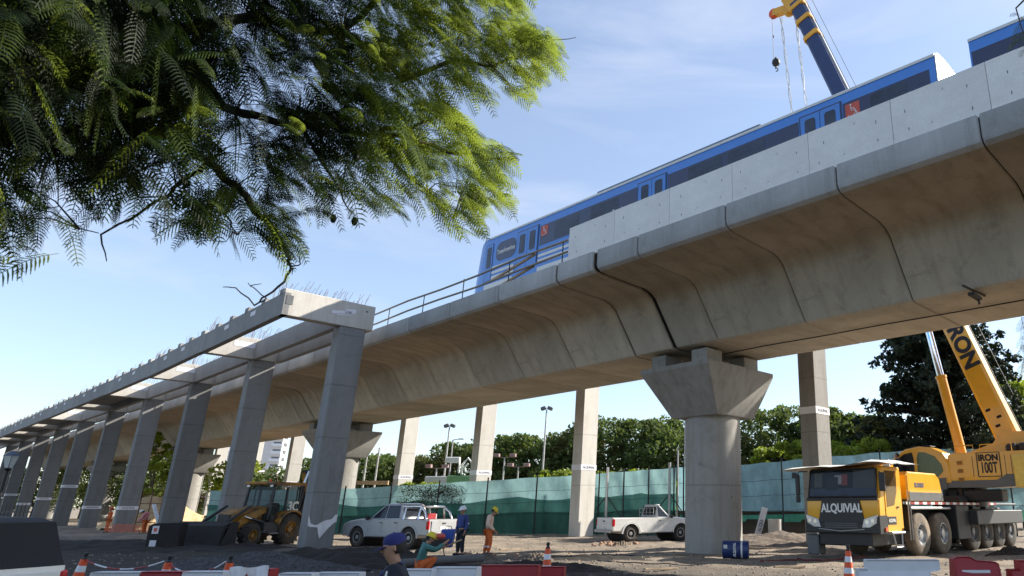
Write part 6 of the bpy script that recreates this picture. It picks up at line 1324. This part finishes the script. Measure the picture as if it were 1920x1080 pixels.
# limbs: polylines of (pixel x, pixel y, depth) hung at their real distances
limbs = [([(-260, 120, 4.4), (0, 90, 5.0), (130, 130, 5.4), (235, 225, 5.8), (300, 245, 6.0), (390, 300, 6.3), (440, 350, 6.5), (500, 420, 6.6), (530, 470, 6.6), (545, 500, 6.6)], .085, .012),
         ([(-200, 20, 4.8), (100, 20, 5.6), (300, 60, 6.2), (380, 165, 6.6), (440, 215, 6.8), (560, 230, 7.0), (700, 250, 7.2), (760, 240, 7.3), (830, 215, 7.4)], .08, .012),
         ([(300, 60, 6.2), (480, 30, 6.6), (640, 60, 7.0), (760, 150, 7.3), (850, 110, 7.4), (920, 125, 7.6), (985, 95, 7.7)], .055, .009),
         ([(700, 250, 7.2), (780, 265, 7.3), (860, 285, 7.5), (940, 300, 7.6), (970, 295, 7.7)], .035, .006),
         ([(-150, 260, 4.6), (60, 250, 5.2), (200, 235, 5.6), (330, 260, 6.0)], .06, .02),
         ([(100, 280, 5.0), (180, 300, 5.2), (240, 330, 5.4), (260, 370, 5.5)], .03, .008),
         ([(390, 300, 6.3), (330, 350, 6.2), (280, 390, 6.2), (190, 440, 6.1), (200, 490, 6.1)], .022, .004),
         ([(150, 430, 6.1), (185, 437, 6.1)], .006, .004),
         ([(545, 500, 6.6), (530, 530, 6.6), (500, 555, 6.6), (478, 572, 6.6), (440, 540, 6.6), (418, 538, 6.6)], .013, .004), ([(478, 572, 6.6), (500, 560, 6.6), (475, 540, 6.6), (465, 530, 6.6)], .008, .003), ([(470, 536, 6.6), (490, 532, 6.6)], .005, .003), ([(545, 500, 6.6), (565, 496, 6.6), (560, 480, 6.6)], .008, .004),
         ([(440, 350, 6.5), (420, 400, 6.5), (445, 440, 6.5)], .02, .004), ([(560, 230, 7.0), (600, 300, 7.0), (640, 360, 7.0), (660, 400, 7.0)], .025, .005), ([(700, 250, 7.2), (740, 310, 7.2), (800, 360, 7.3), (850, 410, 7.4)], .022, .005),
         ([(985, 95, 7.7), (1040, 75, 7.8), (1080, 70, 7.9)], .008, .003), ([(640, 60, 7.0), (760, -40, 7.2), (900, -60, 7.4), (980, 10, 7.6)], .035, .006)]
k = MB()
k.tube([(0, 0, -.3), (.02, 0, .4), (.1, .1, 2.4), (.3, .25, 4.0)], [.36, .28, .23, .2], 14); k.build('trunk', M_BARK, OT, 50)
fork = Vector((.3, .25, 3.9)) + O0
k = MB()
for i, (pl_, r0, r1) in enumerate(limbs):
    P = [px(*q) - O0 for q in pl_]
    if i in (0, 1, 4): P = [fork - O0] + P
    Q = []
    for a, b_ in zip(P[:-1], P[1:]):
        for f in range(3): Q.append(a.lerp(b_, f / 3) + Vector((random.uniform(-1, 1), random.uniform(-1, 1), random.uniform(-1, 1))) * min(.04, r0))
    Q.append(P[-1]); k.tube(Q, [r0 + (r1 - r0) * j / (len(Q) - 1) for j in range(len(Q))], 8)
LIMB = k
rng = np.random.default_rng(21); PB = []; DB = []; LB = []; PD = []; DD_ = []; LD = []; tw = LIMB; cnt = 0
LP = [px(*q) for pl_, a, b_ in limbs for q in pl_]; LPX = [(q[0], q[1], q[2]) for pl_, a, b_ in limbs for q in pl_]
def clump(x, y):
    return (math.sin(x * .031 + 2.1 * math.sin(y * .017)) * math.sin(y * .037 + 1.7 * math.sin(x * .019 + 1)) + .6 * math.sin(x * .073 + y * .041) * math.sin(y * .083 - x * .029 + 2))
def dens(x, y):  # openings towards the sky
    if 480 < x < 760 and 60 < y < 400 and clump(x, y) < .9 and math.hypot(x - 600, (y - 230) * 1.2) < 150: return 1
    if y > 120 and clump(x, y) > (.62 if y < 260 else .55 if x < 330 else .34): return .05
    holes = [((330, 70), 26), ((395, 205), 34), ((300, 290), 40), ((230, 300), 20), ((20, 300), 46), ((80, 330), 40), ((330, 330), 46), ((460, 170), 26), ((500, 210), 40), ((640, 210), 16), ((830, 260), 18), ((880, 190), 24), ((110, 300), 26), ((290, 350), 36), ((190, 350), 30), ((410, 240), 20)]
    if 60 < x < 600 and y > 300 and math.sin(x * .043) * math.sin(y * .05 + x * .021) > .25: return .05
    if x > 640 and y > 120 and math.sin(x * .061 + 1) * math.sin(y * .066 + x * .011) > .45: return .12
    if 540 < x < 760 and y > 330: return .35
    for (hx, hy), r_ in holes:
        if (x - hx) ** 2 + (y - hy) ** 2 < (r_ * 1.0) ** 2: return .06
    if y > 330 and x < 330: return .4
    return 1
for it in range(100000):
    if cnt >= 9000: break
    x = rng.uniform(-600, 1080); y = rng.uniform(-450, 520)
    if (x < -120 or y < -150) and rng.uniform() < .55: continue
    if not inside(x, y) or rng.uniform() > dens(x, y): continue
    d = 5.0 + 2.6 * min(1, max(0, x / 950)) + rng.uniform(-.9, .9); P = px(x, y, d)
    # a spray of 3 fronds from a twig; they hang out and down, away from the limbs
    cx_ = rng.uniform(-1, 1); out = Vector((.55 + .4 * rng.uniform(), rng.uniform(-.6, .6), rng.uniform(-.55, .25))) if x > 450 else Vector((rng.uniform(-.8, .8), rng.uniform(-.7, .7), rng.uniform(-.8, .0)))
    out.normalize(); L = rng.uniform(.17, .44)
    for q in range(2):
        dd = (out + Vector(tuple(rng.normal(size=3) * .38))).normalized(); tip = P + dd * L * .9 - Vector((0, 0, L * .4))
        th = R(PITCH); rel = tip - Vector((0, 0, CAMH)); kk = rel.y * math.cos(th) + rel.z * math.sin(th); xx = 1305 + 1274 * rel.x / kk; yy = 540 - 1274 * (-rel.y * math.sin(th) + rel.z * math.cos(th)) / kk
        if not inside(xx, yy): P2 = P - dd * L * .55; 
        else: P2 = P
        rel = P2 + dd * L * .9 - Vector((0, 0, L * .4)) - Vector((0, 0, CAMH)); kk = rel.y * math.cos(th) + rel.z * math.sin(th); xx = 1305 + 1274 * rel.x / kk; yy = 540 - 1274 * (-rel.y * math.sin(th) + rel.z * math.cos(th)) / kk
        if not inside(xx, yy) and not inside(xx - 22, yy - 24): continue
        br = x > 640 or rng.uniform() < (.8 if any((x - qx) ** 2 + (y - qy) ** 2 < qr * qr for qx, qy, qr in ((320, 195, 62), (90, 350, 60), (130, 20, 60), (290, 60, 40), (560, 380, 60), (25, 440, 50), (440, 380, 40), (600, 130, 35))) else .2)  # br: sunlit leaf colour for the right rim and chosen patches
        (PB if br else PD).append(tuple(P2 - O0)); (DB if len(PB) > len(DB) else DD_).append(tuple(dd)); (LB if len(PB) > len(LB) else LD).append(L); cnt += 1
    if rng.uniform() < .30:
        b_ = P - out * .25; j = min(LP, key=lambda q: (q - b_).length); 
        if (j - b_).length < .62: m_ = j.lerp(b_, .5) + Vector((0, 0, .06)); tw.tube([tuple(j - O0), tuple(m_ - O0), tuple(b_ - O0), tuple(P + out * .1 - O0)], [.009, .006, .004, .002], 4, False)
tw.build('limbs', M_BARK, OT, 60)
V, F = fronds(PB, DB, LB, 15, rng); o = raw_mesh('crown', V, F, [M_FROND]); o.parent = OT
if PD: V, F = fronds(PD, DD_, LD, 15, rng); o = raw_mesh('shade_crown', V, F, [M_FROND2]); o.parent = OT
for (x, y) in ((665, 415), (625, 410), (668, 295), (690, 40), (655, 42), (350, 345)):
    sp = MB(); sp.lathe([(.002, -.045), (.02, -.03), (.028, 0), (.02, .03), (.002, .045)], 12, tuple(px(x, y, 6.2) - O0), 'z'); sp.build('seed_pod', M_LEAF[2], OT, 60)
# sprigs of another tree at the right edge
for nm, lb, pts_, k_ in (('overhanging_twig', 'dark leafy sprig at the upper right corner', [(1960, -40), (1905, 15), (1915, 50), (1930, 90)], 9), ('overhanging_twig', 'green sprig at the right edge beside the train', [(1950, 600), (1915, 595), (1925, 640), (1915, 700)], 22)):
    rng2 = np.random.default_rng(k_); P = []; D = []; L = []; root = thing(nm, lb, 'twig', px(*pts_[0], k_)); r0 = px(*pts_[0], k_); q = MB()
    pp = [px(*a, k_) for a in pts_]; q.tube([tuple(a - r0) for a in pp], [.02, .012, .008, .004], 5); q.build('stem', M_BARK, root)
    for i in range(44 if k_ == 9 else 60):
        j = rng2.integers(0, 3); a = pp[j].lerp(pp[j + 1], rng2.uniform()) - r0 + Vector((rng2.uniform(.0, .5), rng2.uniform(-.3, .3), rng2.uniform(-.1, .2))) * (k_ / 12); d = Vector((rng2.uniform(-.7, .3), rng2.uniform(-.6, .6), rng2.uniform(-.6, .1))).normalized(); P.append(tuple(a)); D.append(tuple(d)); L.append(rng2.uniform(.2, .32) * k_ / 12 * 1.1)
    V, F = fronds(P, D, L, 12, rng2); o = raw_mesh('leaves', V, F, [M_LEAF[0]]); o.parent = root
